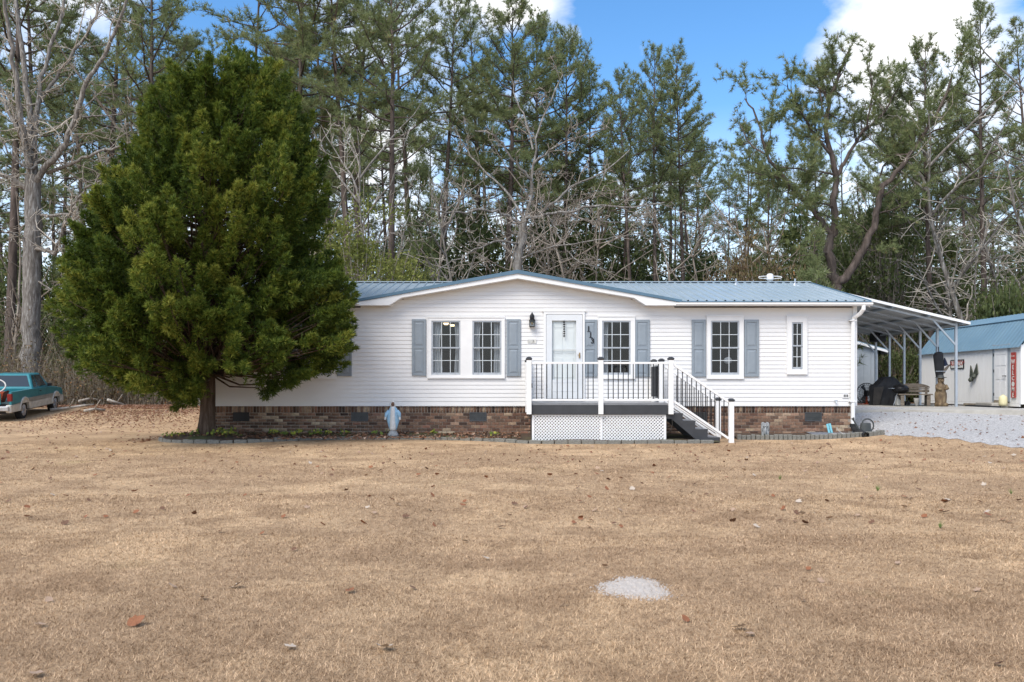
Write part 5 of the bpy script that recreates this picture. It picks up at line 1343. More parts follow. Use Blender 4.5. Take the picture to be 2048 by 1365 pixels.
# ---- pines
def make_pine(seed, H=22, c0=.45, R=3.2, r0=.2, nb=46, bend=.12, dens=1.0):
    rng = np.random.default_rng(seed); n = 16
    tr = np.zeros((n + 1, 3)); tr[:, 2] = np.linspace(-.3, H, n + 1); ph = rng.uniform(0, 6, 2)
    tt = np.linspace(0, 1, n + 1)
    tr[:, 0] += bend * H * .1 * (np.sin(tt * 2.6 + ph[0]) - math.sin(ph[0])) + np.cumsum(rng.normal(0, .03, n + 1)); tr[:, 1] += bend * H * .1 * (np.sin(tt * 2.2 + ph[1]) - math.sin(ph[1]))
    rad = r0 * np.clip(1 - tt ** 1.25 * .93, .03, 1); rad[0] *= 1.25
    def tp(t): return np.array([np.interp(t, tt, tr[:, k]) for k in range(3)])
    thick = [(tr, rad)]; thin = []; P = []; D = []
    az = rng.uniform(0, 6.28)
    for i in range(nb):
        t = c0 + (1 - c0) * (i + rng.uniform(0, .8)) / nb; u = (t - c0) / (1 - c0); az += 2.4 + rng.normal(0, .5)
        L = R * (.42 + .58 * math.sin(math.pi * min(1, .22 + u * .72))) * rng.uniform(.6, 1.15) * (1 - .55 * u ** 3)
        el = math.radians(-4 + 58 * u ** 1.4 + rng.normal(0, 9)); d = np.array([math.cos(az) * math.cos(el), math.sin(az) * math.cos(el), math.sin(el)])
        p0 = tp(t); b, _ = wander(p0, d, L, 6, rng, .13, .075); br = np.linspace(.012 * L + .010, .007, 7); thick.append((b, br))
        ns = max(5, int(L * 5.6 * dens))
        for j in range(ns):
            s = .28 + .72 * (j + rng.uniform(0, 1)) / ns; k = min(5, int(s * 6)); q = b[k] + (b[k + 1] - b[k]) * (s * 6 - k)
            ax = unit(b[k + 1] - b[k]); sd = unit(np.cross(ax, [0, 0, 1])) * (1 if j % 2 else -1)
            dd = unit(ax * .75 + sd * rng.uniform(.2, .9) + np.array([0, 0, rng.uniform(.0, .6)])); l2 = rng.uniform(.3, .85) * (1.25 - s * .6) * min(1, L / 2 + .3)
            c, de = wander(q, dd, l2, 2, rng, .2, .12); thin.append((c, np.linspace(.009, .005, 3)))
            m = max(3, int(l2 * 7.5 * dens))
            for g in np.linspace(.35, 1, m):
                P.append(c[0] + (c[2] - c[0]) * g + rng.normal(0, .05, 3)); D.append(unit(de + [0, 0, .35]))
    for i in range(int(10)):      # dead snags on the bare trunk
        t = rng.uniform(.12, c0 + .05); a = rng.uniform(0, 6.28); b, _ = wander(tp(t), [math.cos(a), math.sin(a), rng.uniform(-.1, .5)], rng.uniform(.5, 1.7), 3, rng, .2, 0); thin.append((b, np.linspace(.025, .006, 4)))
    P = np.array(P); D = np.array(D)
    v1, f1 = tubes_np(thick, 7); v2, f2 = tubes_np(thin, 3); V, Fc = join_np([(v1, f1), (v2, f2)])
    trunk = np_mesh('trunk', V, Fc, M['bark_pine'], True)
    V, Fc, t = needles(P, D, rng, K=13, L=(.18, .34), w=.026, spread=.8)
    crown = np_mesh('crown', V, Fc, M['pine'], False, t)
    return trunk, crown, H
PINES = [make_pine(1, 22, .50, 3.4, .20, 50, .10), make_pine(2, 22, .58, 2.9, .17, 44, .18), make_pine(3, 22, .45, 3.1, .19, 46, .22, .85), make_pine(4, 22, .52, 4.0, .22, 54, .12, 1.1), make_pine(5, 22, .62, 2.3, .14, 34, .25, .9), make_pine(6, 22, .30, 3.0, .15, 46, .15, .8)]
def place_pine(px, Y, ytop, var, label, wide=1.0, group=None, rot=None):
    x = PX(px, Y); z0 = float(gz(x, Y)) + .03; tr, cr, H = PINES[var]
    h = PZ(ytop, Y) - z0; s = h / H
    o = empty('pine_tree', (x, Y, z0), label, 'pine tree', group, rz=rot if rot is not None else random.uniform(0, 6.28)); o.scale = (s * wide, s * wide, s)
    link('trunk', tr, o); link('crown', cr, o); return o
for a in (
    (14, 45, -230, 0, 'pine at the far left edge behind the pale bare oak', 1.1), (84, 51, -200, 1, 'pine whose trunk stands just right of the pale oak trunk', 1.1),
    (170, 60, 60, 2, 'distant pine seen between the pale oak and the cedar', 1.1),
    (212, 48, -140, 2, 'pine with pinkish trunk between the pale oak and the cedar', 1.1), (285, 43, -150, 0, 'open limbed pine above the left shoulder of the cedar', 1.05),
    (395, 56, 40, 4, 'slim pine peeping over the cedar top on its left', 1.3), (490, 50, -110, 4, 'slim pine rising straight above the cedar top', 1.3),
    (580, 42, -150, 3, 'straight thick pine at the right shoulder of the cedar', 1.0), (655, 50, -60, 2, 'pine partly hidden between the cedar and the paired pines', 1.1),
    (704, 41, -150, 1, 'left trunk of the two close pines behind the roof left end', 1.15), (722, 42, -130, 2, 'right trunk of the two close pines behind the roof left end', 1.1),
    (776, 38, -110, 0, 'tall reddish trunked pine behind the left roof slope', 1.1), (838, 52, -20, 4, 'thin pine between the reddish pine and the gable', 1.3), (882, 46, -20, 1, 'slender dark trunked pine left of the gable peak', 1.2),
    (948, 54, 30, 2, 'distant thin pine behind the spreading bare tree', 1.1), (1010, 45, 22, 3, 'broad dense crowned pine directly above the gable peak', 1.1), (1062, 52, 45, 3, 'pine in the middle of the dense clump right of the gable peak', 1.0),
    (1120, 48, 78, 3, 'rightmost pine of the dense clump above the gable', .95), (1182, 52, 150, 1, 'shorter pine right of the dense clump', 1.1),
    (1246, 50, 165, 2, 'dark trunked pine in the row above the porch', 1.0), (1267, 44, 150, 1, 'greyer thick trunk pine in the row above the porch', 1.0),
    (1316, 46, 105, 0, 'tall pine in the row above the right end of the porch', .85), (1337, 51, 120, 4, 'thin pine close right of the tall row pine', 1.2), (1371, 47, 98, 1, 'last tall pine before the open blue sky', 1.0),
    (1383, 56, 190, 4, 'thin dark pine behind the last tall row pine', 1.2), (1478, 62, 255, 4, 'low distant pine in the gap of open sky', 1.3), (1545, 60, 290, 2, 'low distant pine left of the forked pine', 1.0),
    (1790, 58, 200, 1, 'distant pine between the forked pine limbs and right woods', 1.1), (1868, 40, 95, 3, 'pine with dark trunk behind the carport roof', .95),
    (1935, 54, 190, 2, 'half hidden pine between the two right trunks', 1.0), (1976, 38, 20, 0, 'thick trunked pine rising behind the white shed', 1.0), (2052, 47, 60, 2, 'pine at the right edge of the picture', 1.1)):
    place_pine(*a[:5], wide=a[5])
rr = random.Random(5)
for i in range(62):
    Y = rr.uniform(62, 92); px = -150 + 2350 * (i + rr.uniform(0, 1)) / 62
    yt = rr.uniform(60, 260) if px < 1000 else (rr.uniform(250, 360) if px < 1640 else rr.uniform(230, 340))
    place_pine(px, Y, yt, rr.choice((1, 2, 5, 0, 5)), 'slim distant pine deep in the wood behind the other trees', rr.uniform(.9, 1.25), 'pines deep in the wood', rr.uniform(0, 6.28))

# ---- trees drawn limb by limb
def limb(pts, Y, r0, r1, rng, depth=0.0, n=4):
    """photo points at distance Y (drifting in depth along the limb) -> smooth polyline"""
    w = np.array([at(p, q, Y + depth * i / max(1, len(pts) - 1)) for i, (p, q) in enumerate(pts)])
    t = np.arange(len(w)); tt = np.linspace(0, len(w) - 1, (len(w) - 1) * n + 1)
    out = np.stack([np.interp(tt, t, w[:, k]) for k in range(3)], 1)
    for _ in range(2): out[1:-1] = (out[:-2] + 2 * out[1:-1] + out[2:]) / 4
    out[1:-1] += rng.normal(0, .035, (len(out) - 2, 3)); return out, np.linspace(r0, r1, len(out))
def twigs(branches, rng, levels=3, dens=1.2, Lf=.42, trop=.03, start=.15, jit=.2, thin=.0055, side=None):
    """spread side branches over limbs, then twigs over those"""
    allb = []; cur = branches; tips = []
    for lv in range(levels):
        nxt = []
        for pts, rad in cur:
            seg = np.linalg.norm(np.diff(pts, axis=0), axis=1); L = seg.sum()
            m = rng.poisson(max(1.0, L * dens * (1 + lv * .75)))
            for _ in range(m):
                s = rng.uniform(start if lv == 0 else .1, 1) * (len(pts) - 1); k = min(len(pts) - 2, int(s)); p = pts[k] + (pts[k+1] - pts[k]) * (s - k)
                ax = unit(pts[k+1] - pts[k]); d = unit(ax * rng.uniform(.3, 1.0) + rng.normal(0, .65, 3))
                l = max(.22, min(L * Lf, 3.2) * rng.uniform(.35, 1.0) * (1 - .3 * s / len(pts)))
                r0 = max(thin, np.interp(s, np.arange(len(rad)), rad) * .5); b, de = wander(p, d, l, 4, rng, jit, trop); nxt.append((b, np.linspace(min(r0, .012 + l * .012), thin * .8, 5)))
        allb += nxt; cur = nxt
    return allb
def drawn_tree(name, base, label, cat, limbs, extra, mat, crown_name='crown', sides=8, twigmat=None):
    o = empty(name, base, label, cat); off = np.array(base)
    V, Fc = tubes_np(limbs, sides); link('trunk', np_mesh('trunk', V - off, Fc, mat, True), o)
    if extra:
        V, Fc = tubes_np([(p, r * .5) for p, r in limbs] + extra, 3); link(crown_name, np_mesh(crown_name, V - off, Fc, twigmat or mat, True), o)
    return o
# pale bare oak on the left
rng = np.random.default_rng(21); Yk = 40.0
bx = at(62, 742, Yk); base = (bx.x, Yk, float(gz(bx.x, Yk)))
lim = [limb([(62, 800), (62, 740), (62, 640), (62, 560), (65, 480), (66, 420), (66, 352)], Yk, .42, .34, rng)]
lim[0][1][:8] = np.linspace(.47, .39, 8)
big = [([(64, 372), (52, 300), (44, 250), (32, 147), (15, 44), (5, -40)], .24, .10, -1.5), ([(66, 372), (64, 264), (54, 176), (41, 88), (32, 0), (28, -60)], .25, .10, .8), ([(68, 300), (73, 220), (88, 132), (117, 59), (132, 0), (140, -50)], .17, .08, 1.5),
       ([(70, 372), (90, 335), (123, 305), (150, 235), (176, 164), (205, 117), (235, 50), (258, -10)], .23, .08, -2.5), ([(95, 345), (130, 335), (164, 317), (210, 300), (252, 293), (290, 270)], .14, .05, -1.5), ([(60, 385), (30, 362), (0, 346), (-60, 320), (-120, 250)], .22, .08, -1),
       ([(76, 432), (120, 429), (176, 426), (215, 420)], .12, .06, -1.5), ([(68, 500), (90, 498), (111, 511), (117, 482), (132, 440), (158, 388), (188, 370), (220, 315)], .16, .05, -3), ([(70, 260), (76, 205), (123, 141), (176, 64), (205, 0), (220, -40)], .15, .07, 2.5),
       ([(66, 340), (80, 320), (62, 345), (30, 320), (0, 280), (-30, 260)], .09, .04, -2), ([(60, 300), (20, 230), (-10, 150), (-40, 60)], .14, .06, 1.5), ([(150, 235), (185, 235), (225, 228), (285, 230)], .08, .03, 1), ([(70, 560), (100, 580), (130, 592)], .06, .03, -1), ([(58, 470), (35, 478), (0, 450)], .06, .03, -1.5)]
for p, a, b, dpt_ in big: lim.append(limb(p, Yk, a, b, rng, dpt_))
lim[1:] = [(p, r * .66) for p, r in lim[1:]]
ex = twigs(lim[1:], rng, 3, 1.7, .36, .03, .06, .24, .0155)
drawn_tree('oak_tree', base, 'big pale grey bare oak at the left behind the truck', 'tree', lim, ex, M['bark_grey'], 'twigs', 10, M['bark_pale'])
# spreading bare tree behind the gable
rng = np.random.default_rng(22); Yk = 36.0
bx = at(1030, 600, Yk); base = (bx.x, Yk, float(gz(bx.x, Yk)))
lim = [limb([(1028, 790), (1028, 680), (1030, 600), (1033, 540), (1040, 490), (1050, 440)], Yk, .26, .17, rng)]
for p, a, b, dpt_ in (([(1050, 440), (1085, 432), (1120, 425), (1180, 412), (1270, 415), (1330, 405)], .10, .03, -2), ([(1075, 432), (1110, 402), (1140, 375), (1200, 350), (1260, 300)], .09, .03, 1.5), ([(1050, 440), (1063, 390), (1065, 340), (1075, 260), (1110, 180), (1125, 150)], .10, .03, 1),
                      ([(1064, 360), (1030, 330), (1005, 290), (985, 265), (950, 262)], .08, .03, -1), ([(1045, 455), (1005, 425), (960, 420), (900, 428), (860, 415)], .09, .03, -2), ([(1040, 490), (1000, 480), (950, 500), (890, 530), (860, 555)], .07, .02, -2.5),
                      ([(1095, 430), (1115, 470), (1140, 510), (1165, 530), (1230, 545)], .05, .015, -2), ([(1066, 330), (1110, 290), (1160, 275), (1215, 255)], .07, .02, -1.5), ([(1050, 440), (1020, 390), (980, 350), (930, 300), (905, 250)], .08, .025, 2), ([(1035, 520), (1080, 500), (1130, 490), (1200, 480), (1260, 470)], .06, .02, -3),
                      ([(1066, 300), (1050, 240), (1030, 190), (1020, 150)], .06, .02, 2), ([(1120, 425), (1160, 440), (1210, 445), (1290, 440)], .05, .015, -1)): lim.append(limb(p, Yk, a, b, rng, dpt_))
lim[1:] = [(p, r * .72) for p, r in lim[1:]]
ex = twigs(lim[1:], rng, 3, 1.9, .42, .0, .06, .24, .0125)
drawn_tree('bare_tree', base, 'wide spreading bare grey tree behind the gable peak', 'tree', lim, ex, M['bark_grey'], 'twigs', 8, M['bark_twig'])
# forked pine on the right
rng = np.random.default_rng(23); Yk = 38.0
bx = at(1678, 620, Yk); base = (bx.x, Yk, float(gz(bx.x, Yk)))
lim = [limb([(1682, 760), (1680, 660), (1676, 600), (1673, 568), (1660, 527), (1656, 492), (1670, 457), (1667, 395), (1674, 352), (1658, 299), (1650, 230), (1672, 160), (1700, 100)], Yk, .27, .05, rng),
       limb([(1673, 568), (1696, 549), (1726, 501), (1753, 440), (1757, 387), (1805, 334), (1841, 281), (1880, 220), (1905, 150)], Yk, .20, .04, rng, -1.5), limb([(1667, 470), (1651, 457), (1616, 409), (1572, 360), (1528, 308), (1520, 242), (1490, 198)], Yk, .13, .03, rng, 1),
       limb([(1674, 352), (1690, 320), (1720, 270), (1770, 225), (1800, 170)], Yk, .09, .03, rng, 1.5), limb([(1662, 310), (1620, 260), (1590, 200), (1575, 170)], Yk, .07, .02, rng, -1.5), limb([(1652, 240), (1640, 190), (1625, 140)], Yk, .05, .02, rng, 1), limb([(1675, 350), (1640, 345), (1600, 340), (1560, 335)], Yk, .05, .02, rng, -2),
       limb([(1658, 505), (1635, 508), (1600, 512)], Yk, .06, .02, rng, -2), limb([(1572, 360), (1540, 350), (1500, 345)], Yk, .05, .02, rng, -1), limb([(1757, 387), (1758, 345), (1790, 300), (1785, 260)], Yk, .05, .02, rng, 1), limb([(1668, 415), (1640, 405), (1600, 400)], Yk, .05, .02, rng, -1.5),
       limb([(1720, 270), (1740, 230), (1745, 170), (1735, 130)], Yk, .05, .02, rng, -1), limb([(1841, 281), (1870, 260), (1920, 240)], Yk, .05, .02, rng, -1), limb([(1528, 308), (1500, 290), (1480, 250)], Yk, .04, .02, rng, 1)]
side = [(p[len(p) // 3:], r[len(r) // 3:]) for p, r in lim[:1]] + lim[1:]
side[0] = (lim[0][0][30:], lim[0][1][30:])
tw1 = twigs(side, rng, 1, 2.1, .6, .08, .25, .16, .012); tw2 = twigs(tw1, rng, 1, 4.2, .6, .12, .12, .2, .008)
P = []; D = []
for b, r_ in tw1 + tw2:
    m = max(3, int(np.linalg.norm(b[-1] - b[0]) * 7))
    for g in np.linspace(.4, 1, m): i = g * (len(b) - 1); k = min(len(b) - 2, int(i)); P.append(b[k] + (b[k+1] - b[k]) * (i - k) + rng.normal(0, .04, 3)); D.append(unit(b[k+1] - b[k]) + [0, 0, .35])
fo = drawn_tree('pine_tree', base, 'forked pine with a low curved limb behind the right roof', 'pine tree', lim, tw1 + tw2, M['bark_pine'], 'twigs', 9)
V, Fc, t = needles(np.array(P), np.array(D), rng, 15, (.17, .32), .026, .8); link('crown', np_mesh('crown', V - np.array(base), Fc, M['pine'], False, t), fo)

# ---- bare understory trees
def make_bare(seed, H=9, r0=.09, spread=.5, lv=3, dens=.9, twigmat='bark_twig'):
    rng = np.random.default_rng(seed); tr, _ = wander([0, 0, -.2], [rng.normal(0, .08), rng.normal(0, .08), 1], H, 12, rng, .06, .05)
    main = [(tr, np.linspace(r0, .015, 13))]
    for i in range(9):
        k = rng.integers(3, 11); a = rng.uniform(0, 6.28); b, _ = wander(tr[k], [math.cos(a) * spread, math.sin(a) * spread, .55], H * rng.uniform(.2, .45), 6, rng, .16, .05); main.append((b, np.linspace(r0 * .45, .01, 7)))
    ex = twigs(main, rng, 2, dens * 2.0, .4, .03, .2, .22, .011)
    V, Fc = tubes_np(main, 6); a = np_mesh('trunk', V, Fc, M['bark_grey' if twigmat == 'bark_pale' else 'bark_twig'], True); V, Fc = tubes_np([(p, r * .5) for p, r in main] + ex, 3); return a, np_mesh('twigs', V, Fc, M[twigmat], True)
BARE = [make_bare(31, 9, .09, .5), make_bare(32, 8, .07, .7), make_bare(33, 10, .10, .4, twigmat='bark_pale'), make_bare(34, 6, .05, .9)]
def place_bare(px, Y, ytop, var, label, group=None, wide=1.0):
    x = PX(px, Y); z0 = float(gz(x, Y)) + .03; H = (9, 8, 10, 6)[var]; s = (PZ(ytop, Y) - z0) / H
    o = empty('bare_tree', (x, Y, z0), label, 'tree', group, rz=random.uniform(0, 6.28)); o.scale = (s * wide, s * wide, s); link('trunk', BARE[var][0], o); link('twigs', BARE[var][1], o)
for a in ((170, 45, 330, 1, 'bare thin tree between the pale oak and the cedar', None, 1.2), (250, 47, 180, 0, 'bare twiggy tree behind the left flank of the cedar', None, 1.1), (690, 37, 330, 1, 'bare bush-like tree beside the cedar right flank', None, 1.2), (792, 34, 250, 2, 'slim pale bare tree in front of the reddish pine', None, 1.0),
          (850, 39, 380, 1, 'bare tangle of stems left of the gable', None, 1.4), (915, 36, 330, 2, 'pale stemmed bare tree above the gable left slope', None, 1.1), (965, 38, 430, 3, 'low bare bush above the gable left slope', None, 1.3), (1150, 40, 400, 3, 'low bare tree right of the gable peak', None, 1.4),
          (1385, 41, 400, 1, 'leaning bare grey tree above the right roof', None, 1.0), (1440, 42, 440, 3, 'crooked low bare tree above the right roof', None, 1.2), (1490, 43, 400, 0, 'thin bare tree left of the forked pine', None, 1.0), (1715, 44, 430, 1, 'thin bare stem below the forked pine right limb', None, .8), (1745, 42, 500, 3, 'low grey bare tree behind the carport', None, .9),
          (1790, 43, 400, 0, 'slender bare tree behind the carport roof', None, .8), (1895, 39, 330, 2, 'pale twiggy tree between the two right pines', None, 1.2), (1945, 42, 420, 1, 'bare tree close to the thick right pine', None, 1.1), (2030, 36, 120, 2, 'pale bare tree at the right edge above the shed', None, 1.25), (2060, 40, 300, 2, 'second pale bare tree at the right edge above the shed', None, 1.3),
          (1962, 36.8, 210, 2, 'pale branched bare tree in front of the thick right pine', None, 1.3), (2005, 37.5, 300, 2, 'lower pale bare tree above the shed roof', None, 1.5), (30, 44, 380, 1, 'bare thin tree left of the pale oak', None, 1.1), (740, 46, 380, 0, 'thin bare tree behind the paired pines', None, 1.0), (1085, 44, 350, 0, 'bare tree deep behind the gable peak', None, 1.0), (1210, 46, 430, 3, 'low bare tree above the porch', None, 1.3), (1560, 45, 420, 3, 'low bare tree beside the vine mound', None, 1.2)):
    place_bare(*a)

# ---- evergreen understory
def make_leafy(seed, rx, ry, rz, ncl, nl, size, mat, low=.0, stem=True, clr=.5):
    rng = np.random.default_rng(seed); P = []; N = []; T = []
    br = []
    for i in range(ncl):
        d = unit(rng.normal(0, 1, 3)); f = rng.uniform(.35, 1) ** .6; c = d * [rx, ry, rz] * f * (1 + .15 * math.sin(i)) + [0, 0, rz + low]
        if c[2] < .05: c[2] = rng.uniform(.05, .4)
        r = clr * rng.uniform(.6, 1.3); n = int(nl * rng.uniform(.6, 1.4)); q = rng.normal(0, .5, (n, 3)) * r * [1, 1, .7]; P.append(q + c); N.append(unit(q + d * .3 + [0, 0, .2])); T.append(np.clip(rng.normal(.42, .1) + rng.normal(0, .17, n), 0, 1))
        if stem: b, _ = wander([rng.normal(0, .15), rng.normal(0, .15), 0], c - [0, 0, 0], np.linalg.norm(c), 4, rng, .12, 0); br.append((np.linspace(0, 1, 5)[:, None] * c + (b - b[0]) * .15, np.linspace(.035, .008, 5)))
    V, Fc, t = leaves_np(np.concatenate(P), np.concatenate(N), rng, size, np.concatenate(T)); cr = np_mesh('crown', V, Fc, M[mat], False, t)
    st_ = None
    if br: V, Fc = tubes_np(br, 4); st_ = np_mesh('stems', V, Fc, M['bark_twig'], True)
    return cr, st_
HOLLY = [make_leafy(41, 2.2, 2.2, 3.4, 85, 150, (.10, .19), 'holly', .4, True, .6), make_leafy(42, 2.8, 2.5, 2.6, 80, 150, (.10, .19), 'holly', .2, True, .6)]
def place_leafy(kind, px, Y, ytop, label, name='evergreen_tree', cat='tree', wide=1.0, H=None, lift=0, group=None):
    x = PX(px, Y); z0 = float(gz(x, Y)) + .02; s = (PZ(ytop, Y) - z0) / H
    o = empty(name, (x, Y, z0), label, cat, group, rz=random.uniform(0, 6.28)); o.scale = (s * wide, s * wide, s); link('crown', kind[0], o)
    if kind[1]: link('stems', kind[1], o)
for a in ((1770, 43, 330, 'dark broadleaf evergreen right of the forked pine', .75, 0), (1715, 47, 400, 'dark evergreen behind the forked pine trunk', .8, 0), (835, 46, 420, 'dark leafy evergreen behind the reddish pine', .9, 0), (955, 48, 430, 'dark leafy evergreen left of the gable peak', .9, 1), (1110, 49, 400, 'dark leafy evergreen right of the gable peak', .9, 0),
          (1190, 50, 450, 'low dark evergreen above the porch', 1.0, 1), (1300, 53, 470, 'low evergreen between the row pine trunks', 1.0, 1), (1420, 51, 500, 'low evergreen under the open sky gap', 1.0, 1), (150, 52, 470, 'dark evergreen between oak trunk and cedar', 1.0, 0), (20, 54, 500, 'dark evergreen at the far left edge', 1.0, 1), (300, 52, 400, 'dark evergreen behind the cedar left flank', 1.0, 0),
          (640, 50, 420, 'dark evergreen behind the cedar right flank', 1.0, 0), (1590, 50, 440, 'evergreen behind the vine mound', 1.0, 1), (1850, 49, 400, 'evergreen behind the right carport pine', .9, 0), (1925, 52, 520, 'low evergreen between the right pines', 1.0, 1), (2045, 50, 470, 'evergreen at the right edge behind the shed', 1.0, 0)):
    place_leafy(HOLLY[a[5]], a[0], a[1], a[2], a[3], wide=a[4], H=(7.4, 5.5)[a[5]])
lime = make_leafy(43, 2.1, 1.8, 2.6, 95, 170, (.07, .13), 'lime', .3, True, .6)
place_leafy(lime, 722, 33, 400, 'yellow green leafy shrub right of the cedar', 'leafy_shrub', 'shrub', .85, 5.8)
place_leafy(make_leafy(44, 1.5, 1.2, .9, 60, 150, (.08, .14), 'holly', .0, True, .4), 2018, 35.5, 552, 'rounded green shrub above the white shed roof', 'leafy_shrub', 'shrub', .42, 1.95)
gr = make_leafy(45, 1.6, 1.3, .9, 60, 130, (.07, .13), 'holly', 0, True, .4)
for px, Y, yt, lb in ((1795, 38, 690, 'green shrub seen between the carport posts'), (1825, 39, 715, 'lower green shrub seen beside the far shed corner'), (870, 40, 540, 'dark shrub rising behind the gable left slope'), (640, 36, 560, 'green shrub between the cedar and the roof')):
    place_leafy(gr, px, Y, yt, lb, 'leafy_shrub', 'shrub', .7, 1.95)
vm = make_leafy(46, 2.3, 1.6, 1.5, 70, 160, (.06, .12), 'brush', .0, True, .5)
place_leafy(vm, 1520, 38.5, 485, 'brown vine covered mound above the right roof', 'vine_mound', 'vines', .5, 3.1)
# young pines with foliage near the roof line
def make_young(seed):
    rng = np.random.default_rng(seed); tr, _ = wander([0, 0, 0], [0, 0, 1], 4, 6, rng, .05, .05); th = [(tr, np.linspace(.06, .015, 7))]; P = []; D = []
    for i in range(40):
        t = rng.uniform(.1, 1); p = tr[0] + (tr[-1] - tr[0]) * t; a = rng.uniform(0, 6.28); L = 1.5 * (1.1 - t); b, de = wander(p, [math.cos(a), math.sin(a), .3], L, 4, rng, .15, .1); th.append((b, np.linspace(.02, .006, 5)))
        for g in np.linspace(.2, 1, int(6 + L * 10)): k = min(3, int(g * 4)); P.append(b[k] + (b[k+1] - b[k]) * (g * 4 - k) + rng.normal(0, .08, 3)); D.append(de + [0, 0, .3])
    V, Fc = tubes_np(th, 4); a = np_mesh('trunk', V, Fc, M['bark_pine'], True); V, Fc, t = needles(np.array(P), np.array(D), rng, 14, (.18, .3), .022, .7, np.clip(rng.normal(.5, .12, len(P)), 0, 1)); return np_mesh('crown', V, Fc, M['pine'], False, t), a
yp = make_young(51)
for px, Y, yt, lb, w_ in ((1625, 36.5, 440, 'bushy young pine left of the forked pine', .62), (1640, 34, 525, 'small young pine low behind the right roof', 1.0), (830, 42, 300, 'young green pine behind the bare stems left of the gable', .5)): place_leafy(yp, px, Y, yt, lb, 'young_pine', 'pine tree', w_, 4.3)

# ---- underbrush: stems and dry leaves nobody could count
def underbrush():
    rng = np.random.default_rng(61); n = 6500
    x = np.concatenate([rng.uniform(-46, 46, n), rng.uniform(-24, -8.5, 2600), rng.uniform(12, 24, 1500)]); n = len(x)
    y = np.array([float(wood_front(a)) for a in x]) + 1.2 + rng.exponential(4.5, n); z = gz(x, y)
    keep = (~((x > 10) & (x < 16.3) & (y < 41))) & (~((x > 16.2) & (x < 20.6) & (y < 36.5))) & (~((x < -16.3) & (x > -20.0) & (y < 36)))
    x, y, z = x[keep], y[keep], z[keep]; n = len(x)
    h = rng.gamma(4, .42, n) * np.where(y > 41, 1.25, 1); az = rng.uniform(0, 6.28, n); ln = rng.uniform(.1, .8, n) * h
    p0 = np.stack([x, y, z], 1); p2 = p0 + np.stack([np.cos(az) * ln, np.sin(az) * ln, h], 1); p1 = (p0 + p2) / 2 + np.stack([np.cos(az + 2) * .15, np.sin(az + 2) * .15, h * .12], 1)
    sd = np.stack([-np.sin(az), np.cos(az), np.zeros(n)], 1) * (.006 + .006 * rng.random(n))[:, None]; sx = np.array([1, .3, 0]) * .008
    Vs = []; Fs = []; T = []; b = 0
    for s in (sd, np.tile(sx, (n, 1))):
        V = np.stack([p0 - s, p0 + s, p1 - s * .8, p1 + s * .8, p2 - s * .3, p2 + s * .3], 1).reshape(-1, 3); i = np.arange(n)[:, None] * 6 + b
        Fs += [i + [0, 1, 3], i + [0, 3, 2], i + [2, 3, 5], i + [2, 5, 4]]; Vs.append(V); T.append(np.repeat(rng.random(n), 6)); b += len(V)
    st_ = tag(link('underbrush_stems', np_mesh('underbrush_stems', np.concatenate(Vs), np.concatenate(Fs), M['stems'], False, np.concatenate(T))), 'tangle of dry stems along the edge of the wood', 'brush', kind='stuff')
    k = 9; g = rng.uniform(.1, 1, (n, k)); P = (p0[:, None, :] * (1 - g[..., None]) + p2[:, None, :] * g[..., None] + rng.normal(0, .16, (n, k, 3))).reshape(-1, 3); P[:, 2] = np.maximum(P[:, 2], np.repeat(z, k) + .02)
    t = np.clip(np.repeat(rng.beta(1.6, 1.6, n), k) + rng.normal(0, .12, n * k), 0, 1)
    V, Fc, tt = leaves_np(P, np.zeros_like(P), rng, (.06, .14), t); tag(link('underbrush_leaves', np_mesh('underbrush_leaves', V, Fc, M['brush'], False, tt)), 'dry brown and olive leaves of the brush along the wood', 'brush', kind='stuff')
    # a greener layer deeper in
    n = 2600; x = rng.uniform(-48, 48, n); y = rng.uniform(42, 58, n); P = []
    c = np.stack([x, y, gz(x, y) + rng.gamma(2.2, .75, n)], 1); P = (c[:, None, :] + rng.normal(0, .38, (n, 26, 3))).reshape(-1, 3); P[:, 2] = np.maximum(P[:, 2], gz(P[:, 0], P[:, 1]) + .02)
    V, Fc, tt = leaves_np(P, np.zeros_like(P), rng, (.10, .2)); tag(link('understory_leaves', np_mesh('understory_leaves', V, Fc, M['holly'], False, tt)), 'dark green undergrowth among the tree trunks', 'undergrowth', kind='stuff')
underbrush()
def far_wood():      # the far side of the wood, too deep to tell trees apart
    rng = np.random.default_rng(66)
    for name, n, mat, lab, lo, hi, zz in (('far_wood_leaves', 5200, 'holly', 'dark green mass of far trees closing the wood', 58, 84, 2.6), ('far_wood_twigs', 5200, 'brush', 'brown mass of far bare twigs closing the wood', 56, 80, 2.1)):
        y = rng.uniform(lo, hi, n); x = rng.uniform(-.72, .72, n) * y; c = np.stack([x, y, gz(x, y) + np.where(rng.gamma(2.0, zz, n) > 0, np.minimum(rng.gamma(2.0, zz, n), rng.uniform(2, 8.5, n)), 0)], 1); k = 13
        P = (c[:, None, :] + rng.normal(0, .6, (n, k, 3))).reshape(-1, 3); P[:, 2] = np.maximum(P[:, 2], gz(P[:, 0], P[:, 1]) + .02)
        V, Fc, t = leaves_np(P, np.zeros_like(P), rng, (.16, .36), None, .4 if mat == 'holly' else .22); tag(link(name, np_mesh(name, V, Fc, M[mat], False, t)), lab, 'wood', kind='stuff')
far_wood()

